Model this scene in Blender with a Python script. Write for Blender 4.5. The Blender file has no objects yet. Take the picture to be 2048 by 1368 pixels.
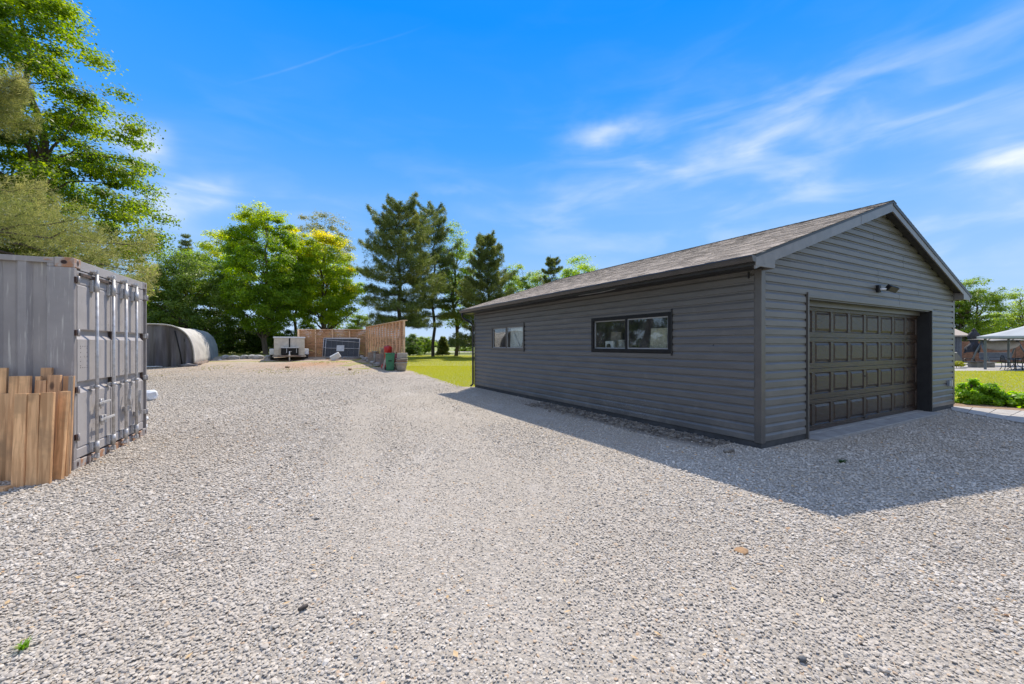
import bpy, math, random
import numpy as np
from mathutils import Vector, Matrix
R = math.radians
scn = bpy.context.scene
col = scn.collection
random.seed(7)
rng = np.random.default_rng(7)

# ------------------------------------------------------------------ camera, light, exposure
FPX, HOR, CAMH = 825.0, 690.0, 1.53
cam = bpy.data.cameras.new('camera')
cam.sensor_width = 36; cam.lens = 36 * FPX / 2048; cam.shift_y = (HOR - 684) / 2048
cam.clip_start = 0.05; cam.clip_end = 6000
camo = bpy.data.objects.new('camera', cam); col.objects.link(camo)
camo.location = (0, 0, CAMH); camo.rotation_euler = (R(90), 0, 0)
scn.camera = camo
SUN_EL, SUN_AZ = 53.3, math.degrees(math.atan2(0.209, 0.978))   # azimuth measured from +Y towards +X
sun = bpy.data.lights.new('sun', 'SUN'); sun.energy = 3.3; sun.angle = R(0.5); sun.color = (1, 0.91, 0.785)
suno = bpy.data.objects.new('sun', sun); col.objects.link(suno)
sd = Vector((math.sin(R(SUN_AZ)) * math.cos(R(SUN_EL)), math.cos(R(SUN_AZ)) * math.cos(R(SUN_EL)), math.sin(R(SUN_EL))))
suno.rotation_euler = sd.to_track_quat('Z', 'Y').to_euler()
scn.view_settings.view_transform = 'Standard'; scn.view_settings.look = 'None'
scn.view_settings.gamma = 1; scn.view_settings.use_curve_mapping = False
scn.view_settings.exposure = 0.84
scn.render.engine = 'CYCLES'
scn.cycles.transparent_max_bounces = 16; scn.cycles.max_bounces = 8
SKY_STRENGTH = 0.13

class NT:
    """small helper to write node graphs"""
    def __init__(s, tree): s.t = tree; s.n = tree.nodes; s.l = tree.links
    def node(s, typ, **kw):
        n = s.n.new(typ)
        for k, v in kw.items(): setattr(n, k, v)
        return n
    def put(s, sock, v):
        if v is None: return
        if isinstance(v, bpy.types.NodeSocket): s.l.new(v, sock)
        else:
            if isinstance(v, tuple) and len(v) == 3 and sock.type == 'RGBA': v = v + (1,)
            sock.default_value = v
    def m(s, op, a, b=None, c=None, clamp=False):
        n = s.node('ShaderNodeMath', operation=op); n.use_clamp = clamp
        s.put(n.inputs[0], a); s.put(n.inputs[1], b); s.put(n.inputs[2], c)
        return n.outputs[0]
    def mix(s, f, a, b, typ='MIX'):
        n = s.node('ShaderNodeMix', data_type='RGBA', blend_type=typ)
        s.put(n.inputs[0], f); s.put(n.inputs[6], a); s.put(n.inputs[7], b)
        return n.outputs[2]
    def noise(s, vec, scale, detail=3, rough=0.55, dist=0, dim='3D'):
        n = s.node('ShaderNodeTexNoise', noise_dimensions=dim); s.put(n.inputs['Vector'], vec)
        n.inputs['Scale'].default_value = scale; n.inputs['Detail'].default_value = detail
        n.inputs['Roughness'].default_value = rough; n.inputs['Distortion'].default_value = dist
        return n.outputs[0]
    def vor(s, vec, scale, feature='F1', rand=1):
        n = s.node('ShaderNodeTexVoronoi', feature=feature); s.put(n.inputs['Vector'], vec)
        n.inputs['Scale'].default_value = scale; n.inputs['Randomness'].default_value = rand
        return n
    def ramp(s, f, stops, interp='LINEAR'):
        n = s.node('ShaderNodeValToRGB'); s.put(n.inputs[0], f); cr = n.color_ramp; cr.interpolation = interp
        while len(cr.elements) > len(stops): cr.elements.remove(cr.elements[-1])
        while len(cr.elements) < len(stops): cr.elements.new(1)
        for e, (p, c) in zip(cr.elements, stops):
            e.position = p; e.color = (c if isinstance(c, tuple) else (c, c, c)) + (1,)
        return n.outputs[0]
    def smap(s, f, a, b, lo=0.0, hi=1.0):
        n = s.node('ShaderNodeMapRange', interpolation_type='SMOOTHSTEP'); s.put(n.inputs[0], f)
        n.inputs[1].default_value = a; n.inputs[2].default_value = b; n.inputs[3].default_value = lo; n.inputs[4].default_value = hi
        return n.outputs[0]
    def scale(s, vec, x, y, z):
        n = s.node('ShaderNodeMapping'); s.put(n.inputs[0], vec); n.inputs['Scale'].default_value = (x, y, z)
        return n.outputs[0]
    def bump(s, h, strength=0.5, dist=0.01, normal=None):
        n = s.node('ShaderNodeBump'); s.put(n.inputs['Height'], h); n.inputs['Strength'].default_value = strength
        n.inputs['Distance'].default_value = dist; s.put(n.inputs['Normal'], normal)
        return n.outputs[0]

# ------------------------------------------------------------------ sky
w = bpy.data.worlds.new('World'); scn.world = w; w.use_nodes = True
T = NT(w.node_tree); T.n.clear()
sky = T.node('ShaderNodeTexSky', sky_type='NISHITA'); sky.sun_disc = False
sky.sun_elevation = R(SUN_EL); sky.sun_rotation = R(SUN_AZ)
sky.altitude = 200; sky.air_density = 1.0; sky.dust_density = 0.2; sky.ozone_density = 2.5
tc = T.node('ShaderNodeTexCoord'); sx = T.node('ShaderNodeSeparateXYZ'); T.l.new(tc.outputs['Generated'], sx.inputs[0])
X_, Y_, Z_ = sx.outputs
az = T.m('ARCTAN2', X_, Y_); el = T.m('ARCSINE', Z_)
# deep blue overhead paling to the horizon, a quarter of it the physical sky
grad = T.ramp(T.m('DIVIDE', el, 1.5708, clamp=True), [(0.0, (0.52, 0.66, 0.86)), (0.06, (0.38, 0.60, 0.90)), (0.16, (0.19, 0.46, 0.90)), (0.28, (0.05, 0.34, 0.97)), (0.42, (0.0, 0.265, 1.0)), (1.0, (0.03, 0.25, 0.80))])
gs = T.node('ShaderNodeVectorMath', operation='SCALE'); T.l.new(grad, gs.inputs[0]); gs.inputs['Scale'].default_value = 4.75
skyc = T.mix(0.98, sky.outputs[0], gs.outputs[0])
def pe(px, py):
    d = Vector(((px - 1024) / FPX, 1, (HOR - py) / FPX)).normalized()
    return math.atan2(d.x, d.y), math.asin(d.z)
cv = T.node('ShaderNodeCombineXYZ'); T.l.new(az, cv.inputs[0]); T.l.new(el, cv.inputs[1])
rot = T.node('ShaderNodeMapping'); T.l.new(cv.outputs[0], rot.inputs[0]); rot.inputs['Rotation'].default_value = (0, 0, R(-16)); rot.inputs['Scale'].default_value = (1.0, 3.6, 1)
wisp = T.noise(rot.outputs[0], 4.0, 6, 0.5, 0.5)
fine = T.noise(rot.outputs[0], 13.0, 5, 0.5, 0.3)
wob = T.m('MULTIPLY', T.m('SUBTRACT', T.noise(cv.outputs[0], 4.5, 4, 0.55), 0.5), 0.13)
def blob(p0, p1, wpx, strength, soft=1.0):
    a0, e0 = pe(*p0); a1, e1 = pe(*p1)
    ca, ce = (a0 + a1) / 2, (e0 + e1) / 2; L = math.hypot(a1 - a0, e1 - e0) / 2; th = math.atan2(e1 - e0, a1 - a0)
    W = wpx / FPX * math.cos(ce) ** 1.0 * 0.8
    da = T.m('SUBTRACT', az, ca); de = T.m('SUBTRACT', T.m('ADD', el, wob if soft > 0 else 0.0), ce)
    u = T.m('ADD', T.m('MULTIPLY', da, math.cos(th) / L), T.m('MULTIPLY', de, math.sin(th) / L))
    v = T.m('ADD', T.m('MULTIPLY', da, -math.sin(th) / W), T.m('MULTIPLY', de, math.cos(th) / W))
    r2 = T.m('ADD', T.m('POWER', T.m('ABSOLUTE', u), 2.6), T.m('MULTIPLY', v, v))
    return T.m('MULTIPLY', T.m('EXPONENT', T.m('MULTIPLY', r2, -1.0)), strength)
blobs = [((1130, 292), (1330, 205), 30, .52), ((1170, 275), (1260, 250), 22, .15), ((1280, 285), (1960, 215), 26, .50), ((1400, 250), (2250, 60), 70, .34),
         ((1850, 385), (2300, 350), 42, .62), ((1940, 345), (2200, 335), 28, .45), ((290, 385), (460, 385), 34, 1.7), ((210, 275), (330, 285), 26, 1.2),
         ((860, 388), (950, 388), 10, .35), ((1000, 410), (1900, 350), 60, .35), ((300, 440), (700, 400), 40, .18), ((1180, 330), (1420, 320), 22, .3)]
cl = None
for b in blobs:
    o = blob(*b); cl = o if cl is None else T.m('ADD', cl, o)
tex = T.m('MULTIPLY', T.smap(wisp, 0.30, 0.72), T.smap(fine, 0.15, 0.7, 0.55, 1.0))
cl = T.m('MULTIPLY', T.m('MINIMUM', cl, 1.0), T.m('ADD', T.m("MULTIPLY", tex, 0.66), 0.12))
con = T.m('MULTIPLY', T.m('ADD', blob((500, 160), (690, 98), 2.2, .05, 0), blob((680, 102), (830, 60), 2.2, .02, 0)), T.smap(fine, 0.2, 0.6, 0.3, 1.0))
far = T.m('MULTIPLY', T.smap(wisp, 0.42, 0.8), T.m('MULTIPLY', T.smap(el, 0.62, 0.25, 0.03, 0.30), T.smap(az, -0.1, 0.5, 0.3, 1.0)))
# added unseen to lift and neutralise shade: pale veil thickening overhead and behind the camera
fill_veil = T.m('MULTIPLY', T.m('MAXIMUM', T.smap(el, 0.72, 1.15), T.smap(Y_, 0.25, -0.35)), T.m('ADD', 0.32, T.m('MULTIPLY', wisp, 0.40)))
cl = T.m('MINIMUM', T.m('ADD', T.m('ADD', T.m('ADD', cl, con), far), fill_veil), 0.95)
CLOUD = (4.6, 4.75, 5.0)
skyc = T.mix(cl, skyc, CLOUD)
# below the horizon the ground sheet reaches everything; keep a plain tone there
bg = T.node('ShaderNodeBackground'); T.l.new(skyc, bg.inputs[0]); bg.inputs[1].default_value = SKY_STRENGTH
wo = T.node('ShaderNodeOutputWorld'); T.l.new(bg.outputs[0], wo.inputs[0])
w.cycles.sampling_method = 'MANUAL'; w.cycles.sample_map_resolution = 512

# ------------------------------------------------------------------ terrain
def ss(t): t = np.clip(t, 0, 1); return t * t * (3 - 2 * t)
def hgt(x, y):
    mask = ss((-np.asarray(x, float) - 6 - 0.35 * (np.asarray(y, float) - 25)) / 4)
    return mask * (0.30 * ss((np.asarray(y, float) - 20) / 10) + 0.28 * ss((np.asarray(y, float) - 30.5) / 4))
def at(px, py):
    """ground point seen at a photo pixel"""
    z = 0.0
    for _ in range(30):
        y = FPX * (CAMH - z) / (py - HOR); x = (px - 1024) / FPX * y; z = 0.5 * z + 0.5 * float(hgt(x, y))
    return Vector((x, y, z))
def atY(px, Y):
    x = (px - 1024) / FPX * Y
    return Vector((x, Y, float(hgt(x, Y))))
def zof(py, Y): return CAMH + (HOR - py) / FPX * Y

# ------------------------------------------------------------------ object helpers
def link(o): col.objects.link(o); return o
def tag(o, label=None, cat=None, group=None, kind=None):
    if label: o['label'] = label
    if cat: o['category'] = cat
    if group: o['group'] = group
    if kind: o['kind'] = kind
    return o
def empty(name, loc, rz=0, label=None, cat=None, group=None):
    o = link(bpy.data.objects.new(name, None)); o.location = loc; o.rotation_euler = (0, 0, rz); o.empty_display_size = 0.2
    return tag(o, label, cat, group)
def copy_tree(o, parent=None):
    c = link(o.copy()); c.parent = parent
    for ch in [k for k in o.children]: copy_tree(ch, c)
    return c
def np_mesh(name, V, F, mats, smooth=False, attr=None):
    """V (n,3), F (m,k) arrays with k constant"""
    me = bpy.data.meshes.new(name); V = np.asarray(V, np.float32); F = np.asarray(F, np.int32)
    k = F.shape[1]; me.vertices.add(len(V)); me.vertices.foreach_set('co', V.ravel())
    me.loops.add(F.size); me.loops.foreach_set('vertex_index', F.ravel())
    me.polygons.add(len(F)); me.polygons.foreach_set('loop_start', np.arange(0, F.size, k, dtype=np.int32))
    me.polygons.foreach_set('loop_total', np.full(len(F), k, np.int32))
    if smooth: me.polygons.foreach_set('use_smooth', np.ones(len(F), bool))
    if attr is not None:
        for an, av in attr.items():
            a = me.attributes.new(an, 'FLOAT', 'POINT'); a.data.foreach_set('value', np.asarray(av, np.float32))
    me.update(calc_edges=True)
    for m_ in (mats if isinstance(mats, list) else [mats]): me.materials.append(m_)
    return me
class MB:
    def __init__(s): s.v = []; s.f = []; s.sm = []
    def add(s, vs, fs, smooth=False):
        b = len(s.v); s.v += [tuple(v) for v in vs]; s.f += [tuple(b + i for i in f) for f in fs]; s.sm += [smooth] * len(fs); return s
    def box(s, x0, y0, z0, x1, y1, z1, M=None):
        vs = [Vector((x, y, z)) for z in (z0, z1) for x, y in ((x0, y0), (x1, y0), (x1, y1), (x0, y1))]
        if M is not None: vs = [M @ v for v in vs]
        return s.add(vs, [(3, 2, 1, 0), (4, 5, 6, 7), (0, 1, 5, 4), (1, 2, 6, 5), (2, 3, 7, 6), (3, 0, 4, 7)])
    def cbox(s, c, dx, dy, dz, M=None):
        return s.box(c[0]-dx/2, c[1]-dy/2, c[2]-dz/2, c[0]+dx/2, c[1]+dy/2, c[2]+dz/2, M)
    def bar(s, a, b, w, h, up=(0, 0, 1)):
        a = Vector(a); b = Vector(b); d = b - a; L = d.length; d.normalize(); u = Vector(up)
        if abs(d.dot(u)) > .99: u = Vector((1, 0, 0))
        r = d.cross(u).normalized(); u = r.cross(d)
        vs = [a + e * d * L + x * r * w / 2 + z * u * h / 2 for e in (0, 1) for x, z in ((-1, -1), (1, -1), (1, 1), (-1, 1))]
        return s.add(vs, [(0, 1, 2, 3), (7, 6, 5, 4), (0, 4, 5, 1), (1, 5, 6, 2), (2, 6, 7, 3), (3, 7, 4, 0)])
    def tube(s, pts, rad, n=8, cap=True):
        pts = [Vector(p) for p in pts]; rr = rad if isinstance(rad, (list, tuple)) else [rad] * len(pts); rings = []
        ref = None
        for i, p in enumerate(pts):
            d = (pts[min(i + 1, len(pts) - 1)] - pts[max(i - 1, 0)]).normalized()
            if ref is None: ref = Vector((0, 0, 1)) if abs(d.z) < .9 else Vector((1, 0, 0))
            r = (ref - d * ref.dot(d)).normalized(); ref = r; q = d.cross(r)
            rings.append([p + (r * math.cos(k * 2 * math.pi / n) + q * math.sin(k * 2 * math.pi / n)) * rr[i] for k in range(n)])
        vs = [v for r_ in rings for v in r_]; fs = []
        for i in range(len(pts) - 1):
            for k in range(n): fs.append((i*n+k, i*n+(k+1) % n, (i+1)*n+(k+1) % n, (i+1)*n+k))
        s.add(vs, fs, True)
        if cap:
            b = len(s.v) - len(vs); s.f.append(tuple(b + k for k in reversed(range(n)))); s.f.append(tuple(b + (len(pts)-1)*n + k for k in range(n))); s.sm += [False, False]
        return s
    def lathe(s, prof, c=(0, 0, 0), n=20, M=None):
        vs = [Vector((c[0] + r * math.cos(2*math.pi*k/n), c[1] + r * math.sin(2*math.pi*k/n), c[2] + z)) for r, z in prof for k in range(n)]
        if M is not None: vs = [M @ v for v in vs]
        fs = [(i*n+k, i*n+(k+1) % n, (i+1)*n+(k+1) % n, (i+1)*n+k) for i in range(len(prof)-1) for k in range(n)]
        s.add(vs, fs, True); b = len(s.v) - len(vs)
        s.f.append(tuple(b + k for k in reversed(range(n)))); s.f.append(tuple(b + (len(prof)-1)*n + k for k in range(n))); s.sm += [False, False]
        return s
    def sweep(s, prof, axis0, axis1, closed=True):
        """prof: list of functions/points at both ends: axis0, axis1 lists of Vectors (same length)"""
        n = len(axis0); vs = list(axis0) + list(axis1)
        fs = [(k, (k+1) % n, n+(k+1) % n, n+k) for k in range(n if closed else n-1)]
        s.add(vs, fs)
        if closed:
            b = len(s.v) - 2*n; s.f.append(tuple(b + k for k in reversed(range(n)))); s.f.append(tuple(b + n + k for k in range(n))); s.sm += [False, False]
        return s
    def mesh(s, name, m):
        me = bpy.data.meshes.new(name); me.from_pydata([tuple(v) for v in s.v], [], s.f); me.update()
        me.polygons.foreach_set('use_smooth', s.sm)
        for k in (m if isinstance(m, list) else [m]): me.materials.append(k)
        return me
    def build(s, name, m, parent=None, bevel=0, fix=True):
        me = s.mesh(name, m)
        if fix:
            import bmesh
            bm = bmesh.new(); bm.from_mesh(me); bmesh.ops.recalc_face_normals(bm, faces=bm.faces); bm.to_mesh(me); bm.free()
        o = link(bpy.data.objects.new(name, me)); o.parent = parent
        if bevel:
            b = o.modifiers.new('bevel', 'BEVEL'); b.width = bevel; b.segments = 2; b.limit_method = 'ANGLE'; b.angle_limit = R(40); b.harden_normals = False
        return o
def obj(name, me, parent=None, loc=None, rot=None):
    o = link(bpy.data.objects.new(name, me)); o.parent = parent
    if loc is not None: o.location = loc
    if rot is not None: o.rotation_euler = rot
    return o

# ------------------------------------------------------------------ materials
def mat(name, c1, c2=None, rough=0.6, nscale=8, bump=0.0, bscale=60, bdist=0.004, metal=0, spec=0.5, stretch=(1, 1, 1), island=0, dirt=None, coat=0, contrast=(0.35, 0.65), specks=False):
    m = bpy.data.materials.new(name); m.use_nodes = True; t = NT(m.node_tree)
    p = t.n['Principled BSDF']; co = t.node('ShaderNodeTexCoord').outputs['Object']
    v = t.scale(co, *stretch)
    c2 = c2 or tuple(x * 0.8 for x in c1)
    f = t.smap(t.noise(v, nscale, 5, 0.6), contrast[0], contrast[1])
    c = t.mix(f, c1, c2)
    if island:
        g = t.node('ShaderNodeNewGeometry').outputs['Random Per Island']; oi = t.node('ShaderNodeObjectInfo').outputs['Random']
        r = t.m('FRACT', t.m('ADD', g, oi)); k = t.m('ADD', t.m('MULTIPLY', r, island), 1 - island * .5)
        kk = t.node('ShaderNodeCombineColor'); [t.l.new(k, kk.inputs[i]) for i in range(3)]
        c = t.mix(1.0, c, kk.outputs[0], 'MULTIPLY')
    if dirt:
        dc, dscale, lo, hi, st = dirt
        c = t.mix(t.smap(t.noise(t.scale(co, *st), dscale, 6, 0.65), lo, hi), c, dc)
    if specks:
        c = t.mix(t.smap(t.vor(co, 1.7).outputs['Distance'], 0.030, 0.020), c, (0.012, 0.012, 0.012))
        sp = t.node('ShaderNodeSeparateXYZ'); t.l.new(co, sp.inputs[0])
        a_ = t.m('ADD', t.m('POWER', t.m('MULTIPLY', t.m('SUBTRACT', sp.outputs[1], 2.7), 0.8), 2), t.m('POWER', t.m('MULTIPLY', t.m('SUBTRACT', sp.outputs[2], 0.15), 2.2), 2))
        g_ = t.m('MULTIPLY', t.m('EXPONENT', t.m('MULTIPLY', a_, -1)), t.smap(sp.outputs[0], 0.1, 0.0))
        c = t.mix(t.m('MULTIPLY', t.smap(t.vor(co, 38).outputs['Distance'], 0.22, 0.12), t.smap(t.m('ADD', g_, t.noise(co, 5, 3)), 0.95, 1.2)), c, (0.40, 0.40, 0.39))
        c = t.mix(t.m('MULTIPLY', t.smap(sp.outputs[2], 0.7, 0.05), t.smap(t.noise(co, 2.5, 5, .65), 0.4, 0.7, 0, .45)), c, (0.20, 0.185, 0.165))
    t.put(p.inputs['Base Color'], c); p.inputs['Roughness'].default_value = rough; p.inputs['Metallic'].default_value = metal
    p.inputs['Specular IOR Level'].default_value = spec; p.inputs['Coat Weight'].default_value = coat
    if bump: t.l.new(t.bump(t.noise(v, bscale, 4, 0.6), bump, bdist), p.inputs['Normal'])
    return m
def leafmat(name, cols, trans=0.45, yellow=None, rough=0.5):
    m = bpy.data.materials.new(name); m.use_nodes = True; t = NT(m.node_tree); t.n.clear()
    g = t.node('ShaderNodeNewGeometry').outputs['Random Per Island']
    tone = t.node('ShaderNodeAttribute', attribute_name='tone').outputs['Fac']
    f = t.m('ADD', t.m('MULTIPLY', g, 0.45), t.m('MULTIPLY', tone, 0.55))
    n = len(cols); c = t.ramp(f, [(0.12 + 0.76 * i / (n - 1), k) for i, k in enumerate(cols)])
    if yellow:
        ya = t.node('ShaderNodeAttribute', attribute_name='yel').outputs['Fac']; c = t.mix(ya, c, yellow)
    p = t.node('ShaderNodeBsdfPrincipled'); t.l.new(c, p.inputs['Base Color']); p.inputs['Roughness'].default_value = rough; p.inputs['Specular IOR Level'].default_value = 0.35
    tr = t.node('ShaderNodeBsdfTranslucent'); hs_ = t.node('ShaderNodeHueSaturation'); t.l.new(c, hs_.inputs['Color']); hs_.inputs['Hue'].default_value = 0.492; hs_.inputs['Saturation'].default_value = 1.1; hs_.inputs['Value'].default_value = 2.7
    t.l.new(hs_.outputs[0], tr.inputs[0]); mx = t.node('ShaderNodeMixShader'); mx.inputs[0].default_value = trans
    t.l.new(p.outputs[0], mx.inputs[1]); t.l.new(tr.outputs[0], mx.inputs[2])
    o = t.node('ShaderNodeOutputMaterial'); t.l.new(mx.outputs[0], o.inputs[0])
    return m
M = {}
M['siding'] = mat('charcoal_vinyl_siding', (0.122, 0.118, 0.112), (0.100, 0.097, 0.093), 0.42, 1.2, 0.12, 30, 0.001, spec=0.5, stretch=(1, 1, 8), island=.10, specks=True, dirt=((0.16, 0.15, 0.14), 3, 0.55, 0.85, (1, 1, 1)))
M['trim'] = mat('charcoal_trim', (0.095, 0.089, 0.082), (0.078, 0.073, 0.068), 0.38, 3)
M['fascia'] = mat('grey_aluminium_fascia', (0.165, 0.155, 0.148), (0.135, 0.128, 0.122), 0.35, 4, dirt=((0.06, 0.06, 0.062), 5, 0.6, 0.8, (1, 1, 1)))
M['dark'] = mat('black_trim', (0.013, 0.013, 0.014), (0.02, 0.02, 0.021), 0.45, 6)
M['plinth'] = mat('dark_foundation', (0.035, 0.036, 0.038), (0.055, 0.056, 0.058), 0.75, 6, 0.5, 30, 0.004)
M['soffit'] = mat('dark_soffit', (0.014, 0.0135, 0.014), (0.022, 0.021, 0.021), 0.5, 5)
M['shingle'] = mat('asphalt_shingle', (0.40, 0.335, 0.27), (0.23, 0.19, 0.155), 0.92, 40, 0.6, 260, 0.003, island=.7, contrast=(.4, .6))
M['shingle2'] = mat('asphalt_ridge', (0.13, 0.12, 0.11), (0.09, 0.083, 0.08), 0.92, 40, 0.7, 260, 0.003, island=.3)
M['gdoor'] = mat('brown_black_door_paint', (0.044, 0.023, 0.014), (0.014, 0.009, 0.0065), 0.26, 4, 1.0, 5, 0.008, spec=0.34, stretch=(1.6, 1.6, 14))
M['concrete'] = mat('concrete', (0.32, 0.31, 0.29), (0.24, 0.23, 0.215), 0.85, 5, 0.5, 60, 0.004, dirt=((0.17, 0.16, 0.145), 4, .55, .75, (1, 1, 1)))
M['ply'] = mat('interior_board', (0.20, 0.17, 0.13), (0.14, 0.12, 0.10), 0.8, 4)
M['crust'] = mat('rust_stained_paint', (0.36, 0.32, 0.29), (0.34, 0.17, 0.09), 0.7, 9, 0.3, 40, 0.002, contrast=(.42, .6))
M['cgrey'] = mat('container_grey_paint', (0.295, 0.268, 0.258), (0.25, 0.228, 0.222), 0.45, 2.5, 0.25, 12, 0.002, dirt=((0.46, 0.43, 0.39), 5, 0.54, 0.70, (7, 7, 0.35)))
M['cdoor'] = mat('container_door_paint', (0.38, 0.355, 0.342), (0.33, 0.308, 0.298), 0.42, 3, 0.25, 14, 0.002, dirt=((0.15, 0.14, 0.135), 9, 0.63, 0.75, (1, 1, 1)))
M['rodm'] = mat('galvanised_rod', (0.56, 0.55, 0.54), (0.40, 0.385, 0.37), 0.45, 14, 0.2, 60, 0.001, metal=0.35, dirt=((0.13, 0.09, 0.07), 22, 0.64, 0.74, (1, 1, 1)))
M['rust'] = mat('rusty_steel', (0.20, 0.11, 0.07), (0.24, 0.21, 0.20), 0.75, 14, 0.4, 60, 0.003)
M['gasket'] = mat('door_gasket', (0.03, 0.025, 0.022), (0.09, 0.055, 0.04), 0.8, 20)
M['hole'] = mat('dark_cavity_paint', (0.03, 0.018, 0.014), (0.05, 0.02, 0.015), 0.9, 20)
M['steel'] = mat('grey_galvanised_steel', (0.58, 0.59, 0.61), (0.46, 0.465, 0.48), 0.45, 9)
M['white'] = mat('white_plastic', (0.70, 0.72, 0.74), (0.60, 0.62, 0.64), 0.5, 7)
M['vinyl'] = mat('window_vinyl', (0.30, 0.31, 0.32), (0.25, 0.26, 0.27), 0.4, 7)
M['black'] = mat('black_plastic', (0.007, 0.007, 0.008), (0.012, 0.012, 0.013), 0.5, 7, spec=.25)
M['rubber'] = mat('tyre_rubber', (0.02, 0.02, 0.02), (0.03, 0.03, 0.03), 0.8, 7)
M['green'] = mat('green_bin_plastic', (0.035, 0.20, 0.09), (0.03, 0.16, 0.075), 0.45, 5)
M['red'] = mat('red_plastic', (0.50, 0.02, 0.018), (0.38, 0.018, 0.016), 0.4, 5)
M['dred'] = mat('dark_red_plastic', (0.22, 0.02, 0.022), (0.15, 0.018, 0.02), 0.5, 5)
M['beige'] = mat('beige_planter_plastic', (0.36, 0.32, 0.27), (0.28, 0.25, 0.21), 0.7, 7, 0.3)
M['rock'] = mat('grey_limestone', (0.36, 0.355, 0.34), (0.22, 0.215, 0.205), 0.9, 6, 0.8, 25, 0.02, island=.3)
M['grock'] = mat('dark_limestone', (0.27, 0.24, 0.20), (0.10, 0.085, 0.07), 0.9, 8, 0.8, 30, 0.01)
M['cov1'] = mat('light_grey_fabric', (0.50, 0.48, 0.435), (0.42, 0.40, 0.365), 0.8, 2, 0.5, 3, 0.03)
M['cov2'] = mat('grey_green_fabric', (0.27, 0.295, 0.295), (0.22, 0.24, 0.24), 0.8, 2, 0.5, 3, 0.03)
M['cov3'] = mat('charcoal_fabric_fold_shade', (0.19, 0.185, 0.195), (0.085, 0.078, 0.080), 0.85, 1.0, 0.3, 20, 0.01, stretch=(2.2, 2.2, .18))  # upright streaks paint the light and shade of folds into the fabric
M['skirt'] = mat('brown_skirt_fabric', (0.24, 0.18, 0.14), (0.13, 0.10, 0.085), 0.9, 9, 0.5, 10, 0.02)
M['trailer'] = mat('weathered_cream_paint', (0.62, 0.56, 0.46), (0.50, 0.45, 0.37), 0.7, 3.0, dirt=((0.22, 0.18, 0.14), 4, .58, .75, (1, 1, 1)))
M['slate'] = mat('grey_blue_siding', (0.13, 0.15, 0.18), (0.10, 0.115, 0.14), 0.7, 4)
M['brick'] = mat('red_brown_brick', (0.22, 0.10, 0.06), (0.14, 0.07, 0.045), 0.85, 12, 0.4, 12, 0.01)
M['gcanopy'] = mat('grey_canopy_fabric', (0.34, 0.37, 0.38), (0.30, 0.325, 0.335), 0.75, 1.4)
M['tcanopy'] = mat('taupe_canopy_fabric', (0.34, 0.31, 0.27), (0.27, 0.245, 0.215), 0.8, 2.4)
M['iron'] = mat('black_wrought_iron', (0.016, 0.016, 0.017), (0.025, 0.024, 0.024), 0.45, 7)
M['post'] = mat('grey_metal_post', (0.12, 0.14, 0.145), (0.10, 0.115, 0.12), 0.45, 7)
M['umb'] = mat('dark_umbrella_fabric', (0.035, 0.035, 0.042), (0.05, 0.05, 0.058), 0.85, 7, 0.4, 14, 0.01)
M['bark'] = mat('tree_bark', (0.13, 0.10, 0.075), (0.07, 0.055, 0.042), 0.95, 5, 0.9, 14, 0.03, stretch=(1, 1, .25))
M['pbark'] = mat('pine_bark', (0.085, 0.07, 0.06), (0.045, 0.038, 0.034), 0.95, 5, 0.9, 14, 0.03, stretch=(1, 1, .3))
M['mulch'] = mat('bark_mulch', (0.34, 0.23, 0.14), (0.20, 0.13, 0.08), 0.95, 30, 1.0, 50, 0.02)
M['grass'] = mat('lawn_grass', (0.27, 0.27, 0.03), (0.20, 0.22, 0.022), 0.8, 0.5, 0.8, 60, 0.03, dirt=((0.27, 0.26, 0.04), 1.4, .5, .8, (1, 1, 1)))
M['field'] = mat('meadow', (0.24, 0.27, 0.06), (0.17, 0.21, 0.045), 0.9, 0.05, 0.6, 5, 0.1)
M['lane'] = mat('far_lane_gravel', (0.40, 0.37, 0.33), (0.34, 0.31, 0.28), 0.9, 0.6)
M['paver'] = mat('concrete_paver', (0.40, 0.375, 0.34), (0.33, 0.31, 0.28), 0.85, 5, 0.4, 50, 0.004, island=.15)

def wood(name, c1, c2, knots=(0.12, 0.06, 0.03), rough=0.7, stretch=(18, 18, 1.2), island=.25):
    m = bpy.data.materials.new(name); m.use_nodes = True; t = NT(m.node_tree); p = t.n['Principled BSDF']
    co = t.node('ShaderNodeTexCoord').outputs['Object']; oi = t.node('ShaderNodeObjectInfo').outputs['Random']
    off = t.node('ShaderNodeVectorMath', operation='ADD'); t.l.new(co, off.inputs[0])
    cx = t.node('ShaderNodeCombineXYZ'); t.l.new(t.m('MULTIPLY', oi, 37.0), cx.inputs[0]); t.l.new(t.m('MULTIPLY', oi, 91.0), cx.inputs[2]); t.l.new(cx.outputs[0], off.inputs[1])
    v = t.scale(off.outputs[0], *stretch)
    g = t.noise(v, 1.6, 6, 0.6, 0.6); c = t.mix(t.smap(g, 0.35, 0.65), c1, c2)
    st = t.noise(off.outputs[0], 2.5, 4, 0.6); c = t.mix(t.smap(st, 0.48, 0.66, 0, 0.75), c, tuple(x * 0.5 for x in c1))
    vo = t.vor(t.scale(off.outputs[0], 7, 7, 3.2), 1.0); c = t.mix(t.smap(vo.outputs['Distance'], 0.22, 0.10), c, knots)
    k = t.m('ADD', t.m('MULTIPLY', oi, island), 1 - island / 2); kk = t.node('ShaderNodeCombineColor'); [t.l.new(k, kk.inputs[i]) for i in range(3)]
    c = t.mix(1.0, c, kk.outputs[0], 'MULTIPLY'); t.l.new(c, p.inputs['Base Color']); p.inputs['Roughness'].default_value = rough
    t.l.new(t.bump(g, 0.3, 0.003), p.inputs['Normal'])
    return m
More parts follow.
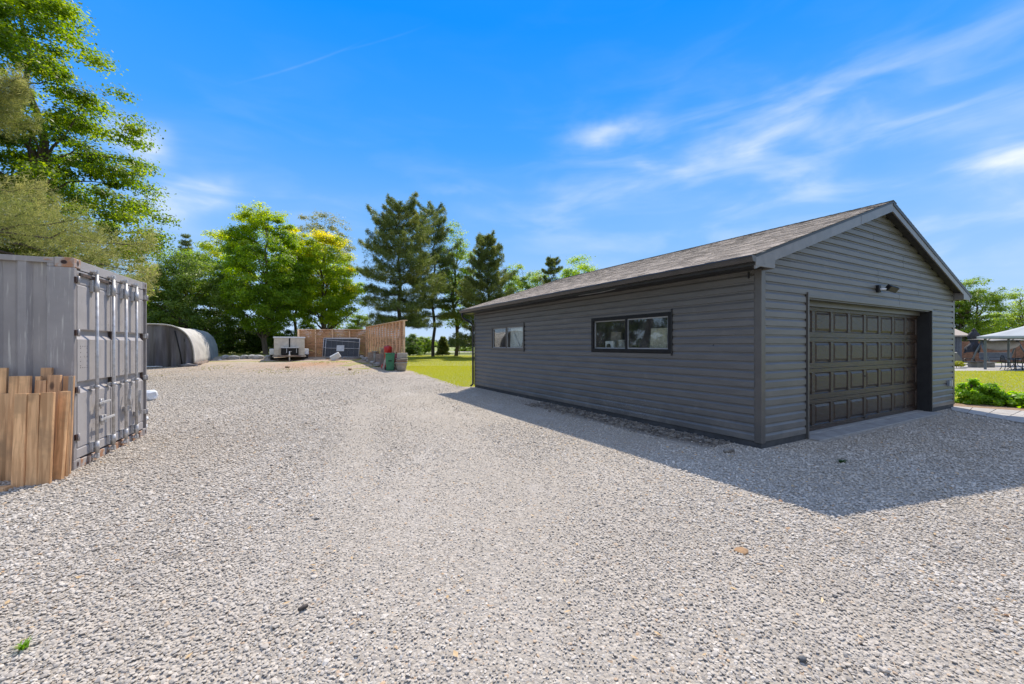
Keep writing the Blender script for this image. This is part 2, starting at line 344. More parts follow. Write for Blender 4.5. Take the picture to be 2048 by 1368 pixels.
M['lumber'] = wood('pine_lumber', (0.76, 0.45, 0.22), (0.50, 0.27, 0.12), island=.5)
M['lumber2'] = wood('weathered_lumber', (0.62, 0.36, 0.18), (0.40, 0.22, 0.11), island=.5)
M['lumberg'] = wood('grey_lumber', (0.36, 0.31, 0.26), (0.28, 0.24, 0.20))
M['cedar'] = wood('cedar_fence', (0.58, 0.30, 0.15), (0.44, 0.215, 0.10), stretch=(1.2, 18, 18))
M['cedarp'] = wood('cedar_stud', (0.84, 0.56, 0.34), (0.72, 0.45, 0.26))
M['oldwood'] = wood('old_grey_wood', (0.30, 0.23, 0.19), (0.22, 0.17, 0.145), stretch=(3, 3, 3))

def glassmat():
    m = bpy.data.materials.new('window_glass'); m.use_nodes = True; t = NT(m.node_tree); t.n.clear()
    gl = t.node('ShaderNodeBsdfGlossy'); gl.inputs['Roughness'].default_value = 0.02; gl.inputs['Color'].default_value = (1, 1, 1, 1)
    tr = t.node('ShaderNodeBsdfTransparent'); tr.inputs[0].default_value = (.92, .94, .92, 1)
    df = t.node('ShaderNodeBsdfDiffuse'); df.inputs[0].default_value = (.5, .5, .46, 1)
    lw = t.node('ShaderNodeLayerWeight'); lw.inputs[0].default_value = 0.5; fz = t.m('ADD', t.m('MULTIPLY', t.m('POWER', lw.outputs['Facing'], 5.0), 0.9), 0.09)
    co = t.node('ShaderNodeTexCoord').outputs['Object']
    a = t.node('ShaderNodeMixShader'); t.l.new(fz, a.inputs[0]); t.l.new(tr.outputs[0], a.inputs[1]); t.l.new(gl.outputs[0], a.inputs[2])
    b = t.node('ShaderNodeMixShader'); t.l.new(t.smap(t.noise(co, 3, 4), 0.4, 0.8, 0.02, 0.09), b.inputs[0]); t.l.new(a.outputs[0], b.inputs[1]); t.l.new(df.outputs[0], b.inputs[2])
    o = t.node('ShaderNodeOutputMaterial'); t.l.new(b.outputs[0], o.inputs[0]); return m
M['glass'] = glassmat()

def gravelmat():
    m = bpy.data.materials.new('gravel_ground'); m.use_nodes = True; t = NT(m.node_tree); p = t.n['Principled BSDF']
    co = t.node('ShaderNodeTexCoord').outputs['Object']
    v1 = t.vor(co, 42); v2 = t.vor(co, 95)
    s1 = t.node('ShaderNodeSeparateColor'); t.l.new(v1.outputs['Color'], s1.inputs[0]); s2 = t.node('ShaderNodeSeparateColor'); t.l.new(v2.outputs['Color'], s2.inputs[0])
    pal = [(0.0, (0.25, 0.220, 0.18)), (0.25, (0.34, 0.302, 0.25)), (0.55, (0.42, 0.374, 0.312)), (0.85, (0.485, 0.436, 0.368)), (0.96, (0.54, 0.488, 0.415)), (1.0, (0.42, 0.27, 0.15))]
    c = t.mix(0.35, t.ramp(s1.outputs[0], pal), t.ramp(s2.outputs[0], pal))
    edge = t.smap(v1.outputs['Distance'], 0.5, 0.75, 0.0, 0.35)
    c = t.mix(edge, c, (0.20, 0.185, 0.17))
    big = t.noise(co, 0.35, 6, 0.6); c = t.mix(t.smap(big, 0.35, 0.7, 0.0, 0.30), c, (0.33, 0.295, 0.245))
    mid = t.noise(t.scale(co, 1, 0.5, 1), 1.3, 5, 0.65); c = t.mix(t.smap(mid, 0.5, 0.72, 0.0, 0.45), c, (0.52, 0.48, 0.43)) if False else t.mix(t.smap(mid, 0.5, 0.72, 0.0, 0.45), c, (0.52, 0.48, 0.43))
    # browner, earthier towards the back of the yard; wet dirt along the wall
    sx = t.node('ShaderNodeSeparateXYZ'); t.l.new(co, sx.inputs[0])
    back = t.m('MULTIPLY', t.smap(t.m('ADD', sx.outputs[1], t.m('MULTIPLY', big, 8)), 17, 32), t.smap(t.noise(co, 0.8, 5, .65), 0.35, 0.6, 0.35, 1))
    c = t.mix(t.m('MULTIPLY', back, 0.65), c, (0.42, 0.31, 0.21))
    weeds = t.m('MULTIPLY', t.smap(t.noise(co, 1.8, 6, .7), 0.58, 0.72, 0, .5), t.smap(sx.outputs[1], 18, 24)); c = t.mix(weeds, c, (0.22, 0.22, 0.07))
    px_ = t.m('MULTIPLY', t.m('ADD', sx.outputs[0], 13.2), 0.42); py_ = t.m('MULTIPLY', t.m('SUBTRACT', sx.outputs[1], 28.0), 0.30); bp = t.m('EXPONENT', t.m('MULTIPLY', t.m('ADD', t.m('MULTIPLY', px_, px_), t.m('MULTIPLY', py_, py_)), -1))
    c = t.mix(t.m('MULTIPLY', bp, t.smap(t.noise(co, 2.2, 5, .7), .3, .6, .2, .85)), c, (0.40, 0.21, 0.11))
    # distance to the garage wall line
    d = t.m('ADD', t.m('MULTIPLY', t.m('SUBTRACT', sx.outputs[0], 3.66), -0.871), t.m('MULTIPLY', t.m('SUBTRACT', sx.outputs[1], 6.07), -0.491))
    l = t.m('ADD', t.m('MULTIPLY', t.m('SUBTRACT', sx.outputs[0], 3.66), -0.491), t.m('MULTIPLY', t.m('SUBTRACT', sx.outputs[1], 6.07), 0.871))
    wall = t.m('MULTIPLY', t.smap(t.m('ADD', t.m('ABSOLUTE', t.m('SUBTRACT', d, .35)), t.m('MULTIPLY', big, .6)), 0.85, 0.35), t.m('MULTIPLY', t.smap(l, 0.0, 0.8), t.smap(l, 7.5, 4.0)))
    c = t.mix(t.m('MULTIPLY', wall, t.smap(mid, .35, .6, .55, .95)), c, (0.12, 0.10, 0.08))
    t.l.new(c, p.inputs['Base Color']); p.inputs['Roughness'].default_value = 0.9; p.inputs['Specular IOR Level'].default_value = 0.2
    hh = t.m('ADD', t.m('MULTIPLY', v1.outputs['Distance'], -1.0), t.m('MULTIPLY', v2.outputs['Distance'], -0.4))
    hh = t.m('ADD', hh, t.m('MULTIPLY', s1.outputs[1], 0.5))
    t.l.new(t.bump(hh, 0.9, 0.012), p.inputs['Normal'])
    return m
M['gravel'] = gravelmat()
def stonemat():
    m = bpy.data.materials.new('gravel_stone'); m.use_nodes = True; t = NT(m.node_tree); p = t.n['Principled BSDF']
    r = t.node('ShaderNodeObjectInfo'); co = t.node('ShaderNodeTexCoord').outputs['Object']
    c = t.ramp(r.outputs['Random'], [(0.0, (0.25, 0.228, 0.20)), (0.12, (0.37, 0.336, 0.294)), (0.35, (0.46, 0.416, 0.36)), (0.62, (0.54, 0.488, 0.42)), (0.86, (0.615, 0.56, 0.485)), (0.965, (0.70, 0.64, 0.555)), (0.975, (0.50, 0.31, 0.16)), (0.99, (0.55, 0.40, 0.24)), (1.0, (0.40, 0.21, 0.11))])
    n = t.noise(co, 2.0, 4, 0.6); c = t.mix(t.smap(n, 0.35, 0.7, 0, 0.3), c, (0.39, 0.350, 0.295))
    loc = r.outputs['Location']; big = t.noise(t.scale(loc, 1, .6, 1), 0.55, 5, 0.65); med = t.noise(loc, 2.2, 4, .6)
    c = t.mix(t.smap(big, 0.40, 0.62, 0.0, 0.55), c, (0.44, 0.385, 0.315)); c = t.mix(t.smap(med, 0.52, 0.70, 0.0, 0.40), c, (0.27, 0.24, 0.205)); c = t.mix(t.smap(big, 0.45, 0.30, 0.0, 0.35), c, (0.62, 0.58, 0.52))
    t.l.new(c, p.inputs['Base Color']); p.inputs['Roughness'].default_value = 0.95; p.inputs['Specular IOR Level'].default_value = 0.12
    return m
M['stone'] = stonemat()
# ------------------------------------------------------------------ ground, gravel, lawn
def sheet(name, poly, step, z, m, wiggle=0.0):
    """terrain-following sheet clipped to polygon"""
    import bmesh
    bm = bmesh.new(); vs = [bm.verts.new((x, y, 0)) for x, y in poly]; bm.faces.new(vs)
    xs = [p[0] for p in poly]; ys = [p[1] for p in poly]
    if step:
        for k in np.arange(math.floor(min(xs)), max(xs), step):
            bmesh.ops.bisect_plane(bm, geom=bm.verts[:] + bm.edges[:] + bm.faces[:], plane_co=(k, 0, 0), plane_no=(1, 0, 0))
        for k in np.arange(math.floor(min(ys)), max(ys), step):
            bmesh.ops.bisect_plane(bm, geom=bm.verts[:] + bm.edges[:] + bm.faces[:], plane_co=(0, k, 0), plane_no=(0, 1, 0))
    for v in bm.verts: v.co.z = float(hgt(v.co.x, v.co.y)) + z
    bmesh.ops.recalc_face_normals(bm, faces=bm.faces)
    me = bpy.data.meshes.new(name); bm.to_mesh(me); bm.free()
    if me.polygons[0].normal.z < 0: me.flip_normals()
    me.materials.append(m); o = link(bpy.data.objects.new(name, me)); o['kind'] = 'structure'; return o
gx = np.concatenate([[-3000, -800, -200], np.arange(-80, 81, 1.6), [200, 800, 3000]]); gy = np.concatenate([[-2500, -500, -80], np.arange(-30, 90, 1.6), [200, 800, 4000]])
GX, GY = np.meshgrid(gx, gy); V = np.stack([GX, GY, hgt(GX, GY) - 0.012], -1).reshape(-1, 3)
nx, ny = len(gx), len(gy); I = np.arange((nx) * (ny)).reshape(ny, nx)
F = np.stack([I[:-1, :-1], I[:-1, 1:], I[1:, 1:], I[1:, :-1]], -1).reshape(-1, 4)
o = obj('ground', np_mesh('ground', V, F, M['field'], True)); o['kind'] = 'structure'
def wig(p, q, n, a):
    out = []
    for i in range(n):
        t = i / n; x = p[0] + (q[0]-p[0]) * t; y = p[1] + (q[1]-p[1]) * t
        k = a * (0 if i == 0 else 1); out.append((x + random.uniform(-k, k), y + random.uniform(-k, k)))
    return out
GO = Vector((3.66, 6.07)); ga = R(29.4); gu = Vector((math.cos(ga), math.sin(ga))); gv = Vector((-math.sin(ga), math.cos(ga)))
GW, GL = 8.17, 10.18
def gw(s, l): p = GO + gu * s + gv * l; return (p.x, p.y)
sheet('lawn', [(-60, -12), (-60, 62), (60, 62), (60, -12)], 1.6, -0.004, M['grass'])
e1 = (-6.2, 24.9); e2 = (-2.5, 16.6)
poly = [(-34, -11), (12.5, -11)] + wig((12.5, -11), (11.2, 8.0), 12, .05) + [gw(8.6, -.6), gw(8.3, 1.0)] + [gw(4, 5)] + [gw(1, 10.0)] + [gw(-.05, 10.35)] + wig(gw(-.4, 10.6), e2, 5, .08) + wig(e2, e1, 16, .14) + wig(e1, (-12.6, 35.2), 8, .1) + wig((-12.6, 35.2), (-34, 35.2), 22, .25)
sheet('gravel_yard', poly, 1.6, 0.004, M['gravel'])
sheet('lane', [(-60, 70), (-60, 76), (60, 74), (60, 68)], 0, 0.0, M['lane'])

# ------------------------------------------------------------------ scattered instances (gravel, grass): stuff
def scatter(name, pts, rotz, scl, pick, meshes, tilt=0.25):
    c = bpy.data.collections.new(name + '_shapes')
    for i, me in enumerate(meshes): c.objects.link(bpy.data.objects.new(f'{name}_shape_{chr(97+i)}', me))
    me = bpy.data.meshes.new(name); n = len(pts); me.vertices.add(n); me.vertices.foreach_set('co', np.asarray(pts, np.float32).ravel())
    a = me.attributes.new('rot', 'FLOAT_VECTOR', 'POINT'); rv = np.zeros((n, 3), np.float32); rv[:, 0] = rng.normal(0, tilt, n); rv[:, 1] = rng.normal(0, tilt, n); rv[:, 2] = rotz; a.data.foreach_set('vector', rv.ravel())
    a = me.attributes.new('scl', 'FLOAT', 'POINT'); a.data.foreach_set('value', np.asarray(scl, np.float32))
    a = me.attributes.new('pick', 'INT', 'POINT'); a.data.foreach_set('value', np.asarray(pick, np.int32))
    o = link(bpy.data.objects.new(name, me))
    g = bpy.data.node_groups.new(name, 'GeometryNodeTree'); g.is_modifier = True
    g.interface.new_socket('Geometry', in_out='INPUT', socket_type='NodeSocketGeometry'); g.interface.new_socket('Geometry', in_out='OUTPUT', socket_type='NodeSocketGeometry')
    N = g.nodes; L = g.links; gi = N.new('NodeGroupInput'); go = N.new('NodeGroupOutput'); ip = N.new('GeometryNodeInstanceOnPoints')
    ci = N.new('GeometryNodeCollectionInfo'); ci.inputs['Collection'].default_value = c; ci.inputs['Separate Children'].default_value = True; ci.inputs['Reset Children'].default_value = True
    def na(nm, ty): k = N.new('GeometryNodeInputNamedAttribute'); k.data_type = ty; k.inputs['Name'].default_value = nm; return k.outputs['Attribute']
    L.new(gi.outputs[0], ip.inputs['Points']); L.new(ci.outputs[0], ip.inputs['Instance']); ip.inputs['Pick Instance'].default_value = True
    L.new(na('pick', 'INT'), ip.inputs['Instance Index'])
    er = N.new('FunctionNodeEulerToRotation'); L.new(na('rot', 'FLOAT_VECTOR'), er.inputs[0]); L.new(er.outputs[0], ip.inputs['Rotation'])
    L.new(na('scl', 'FLOAT'), ip.inputs['Scale']); L.new(ip.outputs[0], go.inputs[0])
    md = o.modifiers.new('scatter', 'NODES'); md.node_group = g
    return o
import bmesh
def stone_mesh(i, sub=1):
    bm = bmesh.new(); bmesh.ops.create_icosphere(bm, subdivisions=sub, radius=1.0); r = random.Random(i)
    sxx, syy, szz = r.uniform(.85, 1.3), r.uniform(.7, .98), r.uniform(.34, .52)
    for v in bm.verts:
        k = r.uniform(.74, 1.14); v.co = Vector((v.co.x * sxx * k, v.co.y * syy * k, v.co.z * szz * k))
    me = bpy.data.meshes.new('pebble'); bm.to_mesh(me); bm.free(); me.materials.append(M['stone']); return me
stones = [stone_mesh(i) for i in range(10)]
def jgrid(x0, x1, y0, y1, sp):
    xs = np.arange(x0, x1, sp); ys = np.arange(y0, y1, sp); A, B = np.meshgrid(xs, ys)
    A = A + rng.uniform(-.5, .5, A.shape) * sp; B = B + rng.uniform(-.5, .5, B.shape) * sp; return A.ravel(), B.ravel()
CO = Vector((-5.32, 5.01)); ca = R(24.4); cu = Vector((math.cos(ca), math.sin(ca))); cvv = Vector((-math.sin(ca), math.cos(ca)))
def keep(x, y):
    s = (x - GO.x) * gu.x + (y - GO.y) * gu.y; l = (x - GO.x) * gv.x + (y - GO.y) * gv.y
    a = (x - CO.x) * cu.x + (y - CO.y) * cu.y; b = (x - CO.x) * cvv.x + (y - CO.y) * cvv.y
    ok = ~((s > -.03) & (s < 8.2) & (l > -.04) & (l < 10.2)); ok &= ~((s > 1.2) & (s < 6.75) & (l > -.28) & (l < 1)) ; ok &= ~((a < 0.0) & (a > -6.1) & (b > .0) & (b < 2.26))
    ok &= ~((s > 8.25) & (l > -3) & (x + .35 * y > 13.6)); ok &= x < 12.2
    e = (x - e2[0]) * (e1[1] - e2[1]) - (y - e2[1]) * (e1[0] - e2[0]); ok &= ~((y > 14.6) & (e > 0)) ; return ok
P = []
for (ya, yb, sp, s0, s1, spread) in ((-1.0, 4.2, .0182, .0070, .0130, 1.33), (4.2, 8.0, .029, .011, .0165, 1.33), (8.0, 28.0, .058, .012, .020, 1.15)):
    x, y = jgrid(-11 if yb < 9 else -26, 12.5, ya - 1.2, yb + 1.2, sp)
    pr_ = np.clip((y - (ya - 1.2)) / 2.4, 0, 1) * np.clip(((yb + 1.2) - y) / 2.4, 0, 1) if ya > 0 else np.clip(((yb + 1.2) - y) / 2.4, 0, 1); kk_ = rng.random(len(x)) < pr_; x, y = x[kk_], y[kk_]
    k = (np.abs(x) < np.maximum(y, .5) * spread + 2.6) & keep(x, y) & (x > -.80 * y - 9)
    x, y = x[k], y[k]; s = rng.uniform(s0, s1, len(x)) * np.exp(rng.normal(0, .22, len(x)))
    fade = np.where(y > 7, 1.25 - (y - 7) / 17.0, 1.0); fk = rng.random(len(x)) < fade; x, y, s = x[fk], y[fk], s[fk]
    worn = ss(1.15 - np.abs(x + .20 * y - .9 + .5 * np.sin(x * 1.7 + 1.1 * y)) / (2.8 + .04 * y)) * .85 * (0.35 + .65 * ss((np.sin(x * 2.1 + y * .7) + np.sin(x * .9 - y * 1.3 + 1) + 1.2) / 2.2))
    trk = np.maximum(np.exp(-((x + .33 * y + .25) / .45) ** 2), np.exp(-((x + .33 * y - 1.45) / .45) ** 2)) * ss((y - 2) / 3) * ss((15 - y) / 6) * .8; worn = np.clip(np.maximum(worn, trk), 0, 1)
    wk = rng.random(len(x)) > worn * .40; x, y, s, worn = x[wk], y[wk], s[wk], worn[wk]; s = s * (1 - .42 * worn)
    lw = (x - GO.x) * gv.x + (y - GO.y) * gv.y; dw = -((x - GO.x) * gu.x + (y - GO.y) * gu.y); wk = ~((dw > .02) & (dw < .75) & (lw > .4) & (lw < 5.5) & (rng.random(len(x)) < .90)); x, y, s, worn = x[wk], y[wk], s[wk], worn[wk]
    big = rng.random(len(x)) < .006; s[big] *= 1.6
    P.append(np.stack([x, y, hgt(x, y) + 0.004 + s * (.25 - .3 * worn) + rng.uniform(-.003, .006, len(x)), s], -1))
P = np.concatenate(P); n = len(P); print('stones', n)
o = scatter('gravel', P[:, :3], rng.uniform(0, 6.28, n), P[:, 3], rng.integers(0, 10, n), stones, .28)
tag(o, 'loose crushed grey limestone gravel over the yard', 'gravel', kind='stuff')

# debris: leaf litter flecks
def blade_mesh(i, m, n=5, h=1.0, wd=.07, spread=.5):
    r = random.Random(i); mb = MB()
    for k in range(n):
        a = r.uniform(0, 6.28); b = Vector((r.uniform(-.35, .35), r.uniform(-.35, .35), 0)); d = Vector((math.cos(a), math.sin(a), 0)); q = Vector((-d.y, d.x, 0)); hh = h * r.uniform(.6, 1.1)
        t1 = b + d * spread * .25 * hh + Vector((0, 0, hh * .6)); t2 = b + d * spread * hh + Vector((0, 0, hh))
        mb.add([b - q * wd, b + q * wd, t1 + q * wd * .8, t1 - q * wd * .8, t2], [(0, 1, 2, 3), (3, 2, 4)])
    return mb.mesh('grass_tuft', m)
LG = leafmat('grass_blade', [(0.22, 0.24, 0.016), (0.31, 0.31, 0.024), (0.42, 0.38, 0.045)], .5)
tufts = [blade_mesh(i, LG, 7) for i in range(5)]
x1, y1 = jgrid(-10, 2, 15, 30, .075); x2, y2 = jgrid(-14, 3, 30, 60, .17); x3, y3 = jgrid(10.5, 34, 8, 28.5, .10)
x = np.concatenate([x1, x2, x3]); y = np.concatenate([y1, y2, y3])
s = (x - GO.x) * gu.x + (y - GO.y) * gu.y; l = (x - GO.x) * gv.x + (y - GO.y) * gv.y
e = (x - e2[0]) * (e1[1] - e2[1]) - (y - e2[1]) * (e1[0] - e2[0]); ff = (x + 6.35) * 9.3 + (y - 24.7) * 5.55
k = ((x < 4) & (e > rng.uniform(-.45, .15, len(x)) ** 3 * 40) & ((ff > 0) | (y < 24.5)) & ((s < 0) | (l > 10.3))) | ((x > 10.4) & (s > 8.4) & (y > 11.0 - .3 * (x - 11.5)) & (x / y < 1.5) & ((y < 24.3) | (x < 26.2)))
x, y = x[k], y[k]; n = len(x); print('tufts', n)
o = scatter('lawn_grass', np.stack([x, y, hgt(x, y)], -1), rng.uniform(0, 6.28, n), rng.uniform(.03, .055, n) * np.where(y > 30, 1.35, 1), rng.integers(0, 5, n), tufts, .1)
tag(o, 'short mown yellow green grass of the lawns', 'grass', kind='stuff')
WG = leafmat('weed_leaf', [(0.14, 0.26, 0.02), (0.20, 0.36, 0.03)], .4)
xw = rng.uniform(-19, -8, 2600); yw = rng.uniform(20, 31, 2600); kw = (np.sin(xw * 1.3) + np.sin(yw * 1.1 + xw * .4) + rng.normal(0, .6, 2600) > 1.0) & ((xw + 6.35) * 9.3 + (yw - 24.7) * 5.55 < -8); xw, yw = xw[kw], yw[kw]
tag(scatter('yard_weeds', np.stack([xw, yw, hgt(xw, yw)], -1), rng.uniform(0, 6.28, len(xw)), rng.uniform(.03, .07, len(xw)), rng.integers(0, 5, len(xw)), [blade_mesh(20 + i, leafmat('dry_weed', [(0.16, 0.17, 0.04), (0.26, 0.24, 0.07)], .4), 6, 1, .09, .9) for i in range(5)], .2), 'sparse low weeds growing through the back of the yard', 'weeds', kind='stuff')
nl = 900; xl_ = rng.uniform(-6, 7, nl); yl_ = rng.uniform(1.6, 12, nl); kl = keep(xl_, yl_); xl_, yl_ = xl_[kl], yl_[kl]; nl = len(xl_)
Vl, Fl = [], []
for i in range(nl):
    a = rng.uniform(0, 6.28); L_ = rng.uniform(.008, .024); w__ = L_ * rng.uniform(.25, .6); d_ = np.array([math.cos(a), math.sin(a), rng.uniform(-.2, .3)]) * L_; q_ = np.array([-math.sin(a), math.cos(a), rng.uniform(-.3, .3)]) * w__; c_ = np.array([xl_[i], yl_[i], .020]); Vl += [c_ - d_, c_ - q_, c_ + d_, c_ + q_]
tag(obj('leaf_litter', np_mesh('leaf_litter', np.array(Vl), np.arange(nl * 4).reshape(nl, 4), leafmat('dry_leaf', [(0.42, 0.28, 0.13), (0.58, 0.42, 0.22), (0.30, 0.17, 0.08)], .15), False, {'tone': rng.random(nl * 4), 'yel': np.zeros(nl * 4)})), 'tiny tan bits of leaf and bark strewn over the gravel', 'leaf litter', kind='stuff')
for (px, py, sz, lab) in ((46, 1303, .035, 'tiny bright green weed sprouting in the gravel at bottom left'), (1684, 927, .05, 'small dark green weed tuft in the garage shadow on gravel')):
    p = at(px, py); mb = MB()
    me = blade_mesh(px, WG if px < 100 else leafmat('moss_weed', [(0.03, 0.07, 0.012), (0.05, 0.10, 0.02)], .3), 34, 1.0, .12, 1.1); o = obj('weed', me, None, (p.x, p.y, .012)); o.scale = (sz * (1 if px < 100 else 1.6), sz, sz * (1 if px < 100 else .7)); tag(o, lab, 'weed')
def rock_obj(name, p, sx, sy, sz, rz, m, lab, cat='rock', group=None, seed=1, sub=2):
    bm = bmesh.new(); bmesh.ops.create_icosphere(bm, subdivisions=sub, radius=1.0); r = random.Random(seed)
    for v in bm.verts:
        c = v.co; q = max(abs(c.x), abs(c.y), abs(c.z)); c = c / (q ** .55) * r.uniform(.88, 1.06); v.co = Vector((c.x * sx, c.y * sy, c.z * sz))
    me = bpy.data.meshes.new(name); bm.to_mesh(me); bm.free(); me.materials.append(m)
    return tag(obj(name, me, None, p, (0, 0, rz)), lab, cat, group)
rb = random.Random(77); mbr = MB()
for i in range(900):
    l_ = rb.uniform(.4, 5.6); d_ = abs(rb.gauss(.28, .17)) + .03; q_ = GO - gu * d_ + gv * l_; s_ = rb.uniform(.012, .034); mx = Matrix.Translation((q_.x, q_.y, s_ * .5)) @ Matrix.Rotation(rb.uniform(0, 6.28), 4, 'Z') @ Matrix.Rotation(rb.uniform(-.5, .5), 4, 'X')
    vs = [mx @ Vector((a * s_ * rb.uniform(.7, 1.2), b * s_ * rb.uniform(.5, .9), c * s_ * rb.uniform(.35, .6))) for c in (-1, 1) for a, b in ((-1, -1), (1, -1), (1, 1), (-1, 1))]
    mbr.add(vs, [(3, 2, 1, 0), (4, 5, 6, 7), (0, 1, 5, 4), (1, 2, 6, 5), (2, 3, 7, 6), (3, 0, 4, 7)])
tag(mbr.build('stone_rubble', M['grock'], None), 'broken stone rubble and dirt strewn along the foot of the garage side wall', 'rubble', kind='stuff')
p = at(1458, 906); rock_obj('stone_block', (p.x, p.y, .03), .085, .05, .035, .3, M['grock'], 'small squarish stone block lying by the garage corner', 'stone', seed=3)
p = at(1483, 1104); o = rock_obj('clay_clod', (p.x, p.y, .008), .055, .045, .014, .6, mat('brown_clay', (0.36, 0.22, 0.11), (0.28, 0.17, 0.09), .95, 30, .6, 90), 'flat patch of brown clay pressed into sunlit gravel', 'clay patch', seed=5)
p = at(606, 1222); rock_obj('bark_chip', (p.x, p.y, .02), .03, .012, .012, .9, M['pbark'], 'small dark bark chip lying on the foreground gravel', 'bark chip', seed=8)
p = at(1605, 1325); rock_obj('dark_stone', (p.x, p.y, .018), .02, .014, .012, .2, mat('dark_stone', (.08, .085, .09), None, .7), 'single dark grey stone on the gravel at lower right', 'stone', seed=9)

# ------------------------------------------------------------------ garage
G = empty('garage', (GO.x, GO.y, 0), ga, 'charcoal vinyl sided garage with gable roof, two side windows and wide panelled door', 'garage')
M['gutter'] = mat('dark_gutter', (0.050, 0.047, 0.046), (0.038, 0.036, 0.035), 0.35, 4)
# openings on the side wall (local x=0, along y) and front wall (local y=0, along x)
W1 = (1.608, 3.712, 1.42, 2.09); W2 = (6.746, 8.77, 1.42, 2.09); DO = (1.29, 6.67, 0.0, 2.30)
ZB, ZT, EX = 0.10, 2.78, 0.1322
SL = 0.333; HALF = GW / 2; ZPK = ZT + HALF * SL
prof = [(0.006, 0.0), (0.024, 0.003), (0.024, 0.080), (0.004, 0.112), (0.004, 0.1322)]
def board(place, z, a0, a1, slope=None, lim=None, nm='siding_board', lo=None):
    """place(a, out, z) -> local vector; slope clips the ends under the gable"""
    pts0 = []; pts1 = []
    pr = prof + [(-0.004, 0.1322), (-0.004, 0.0)]
    for o_, dz in pr:
        zz = min(z + dz, lim) if lim else z + dz; zz = max(zz, lo) if lo else zz; b0, b1 = a0, a1
        if slope: m_ = max((zz - ZT) / SL, 0); b0 = max(a0, m_); b1 = min(a1, GW - m_); b1 = max(b1, b0 + .001)
        pts0.append(place(b0, o_, zz)); pts1.append(place(b1, o_, zz))
    return MB().sweep(None, pts0, pts1).build(nm, M['siding'], G)
side = lambda a, o_, z: Vector((-o_, a, z)); front = lambda a, o_, z: Vector((a, -o_, z))
def rowcuts(z, full, ops):
    segs = [full]
    for (a, b, c, d) in ops:
        if z + EX > c + .004 and z < d - .004:
            ns = []
            for s0, s1 in segs:
                if b <= s0 or a >= s1: ns.append((s0, s1)); continue
                if a > s0: ns.append((s0, a))
                if b < s1: ns.append((b, s1))
            segs = ns
    return segs
rr = random.Random(4); nr = int((ZT - ZB) / EX) + 1
for i in range(nr):
    z = ZB + i * EX; h_ = min(EX, ZT + .05 - z)
    for s0, s1 in rowcuts(z, (0.07, GL - .07), [(W1[0]-.05, W1[1]+.05, W1[2]-.05, W1[3]+.05), (W2[0]-.05, W2[1]+.05, W2[2]-.05, W2[3]+.05)]): board(side, z, s0, s1, lim=ZT + .03)
    for (wa, wb, wc, wd) in (W1, W2):
        if z < wc - .045 < z + EX: board(side, z, wa - .048, wb + .048, lim=wc - .042)
        if z < wd + .045 < z + EX: board(side, z, wa - .048, wb + .048, lim=ZT + .03, lo=wd + .042)
    i2 = i
seams = {14: 2.55, 15: 2.55, 17: 4.9, 18: 4.9, 19: 5.9, 20: 3.9, 21: 3.9, 23: 5.1, 24: 5.1, 25: 4.6, 26: 3.7, 27: 4.4, 28: 4.4, 16: 6.6, 22: 6.0}
i = 0
while ZB + i * EX < ZPK - .03:
    z = ZB + i * EX
    for s0, s1 in rowcuts(z, (0.07, GW - .07), [(DO[0]-.06, DO[1]+.06, -1, DO[3]+.03)]):
        sm = seams.get(i)
        if sm and s0 < sm < s1 and z > 2.3: board(front, z, s0, sm - .005, True, ZPK - .01); board(front, z + .0, sm + .005, s1, True, ZPK - .01)
        else: board(front, z, s0, s1, z + EX > ZT - .01, ZPK - .01)
    i += 1
# structural walls behind the siding (with openings), inside lined
mb = MB(); t_ = .012
def holed(place, full, zt, ops):
    xs = sorted({full[0], full[1]} | {o_[0] for o_ in ops} | {o_[1] for o_ in ops})
    for a, b in zip(xs[:-1], xs[1:]):
        hs_ = sorted([(o_[2], o_[3]) for o_ in ops if o_[0] <= a + 1e-6 and o_[1] >= b - 1e-6]); z0 = 0.0
        for c, d in hs_ + [(zt, zt)]:
            if c > z0 + 1e-4:
                q = [place(a, -.006, z0), place(b, -.006, z0), place(b, -.10, z0), place(a, -.10, z0)]; q2 = [place(a, -.006, c), place(b, -.006, c), place(b, -.10, c), place(a, -.10, c)]
                mb.sweep(None, q, q2)
            z0 = d
holed(side, (0.0, GL), ZT, [W1, W2]); holed(front, (0.101, GW - .101), ZT, [(DO[0], DO[1], 0, DO[3])])
mb.box(GW - .1, 0, 0, GW - .006, GL, ZT); mb.box(.101, GL - .1, 0, GW - .101, GL - .006, ZT)
mb.sweep(None, [Vector((0.02, -.0 + .006, ZT)), Vector((GW - .02, .006, ZT)), Vector((HALF, .006, ZPK - .01))], [Vector((0.02, .1, ZT)), Vector((GW - .02, .1, ZT)), Vector((HALF, .1, ZPK - .01))])
mb.sweep(None, [Vector((0.02, GL - .1, ZT)), Vector((GW - .02, GL - .1, ZT)), Vector((HALF, GL - .1, ZPK - .01))], [Vector((0.02, GL - .006, ZT)), Vector((GW - .02, GL - .006, ZT)), Vector((HALF, GL - .006, ZPK - .01))])
mb.build('wall', M['ply'], G)
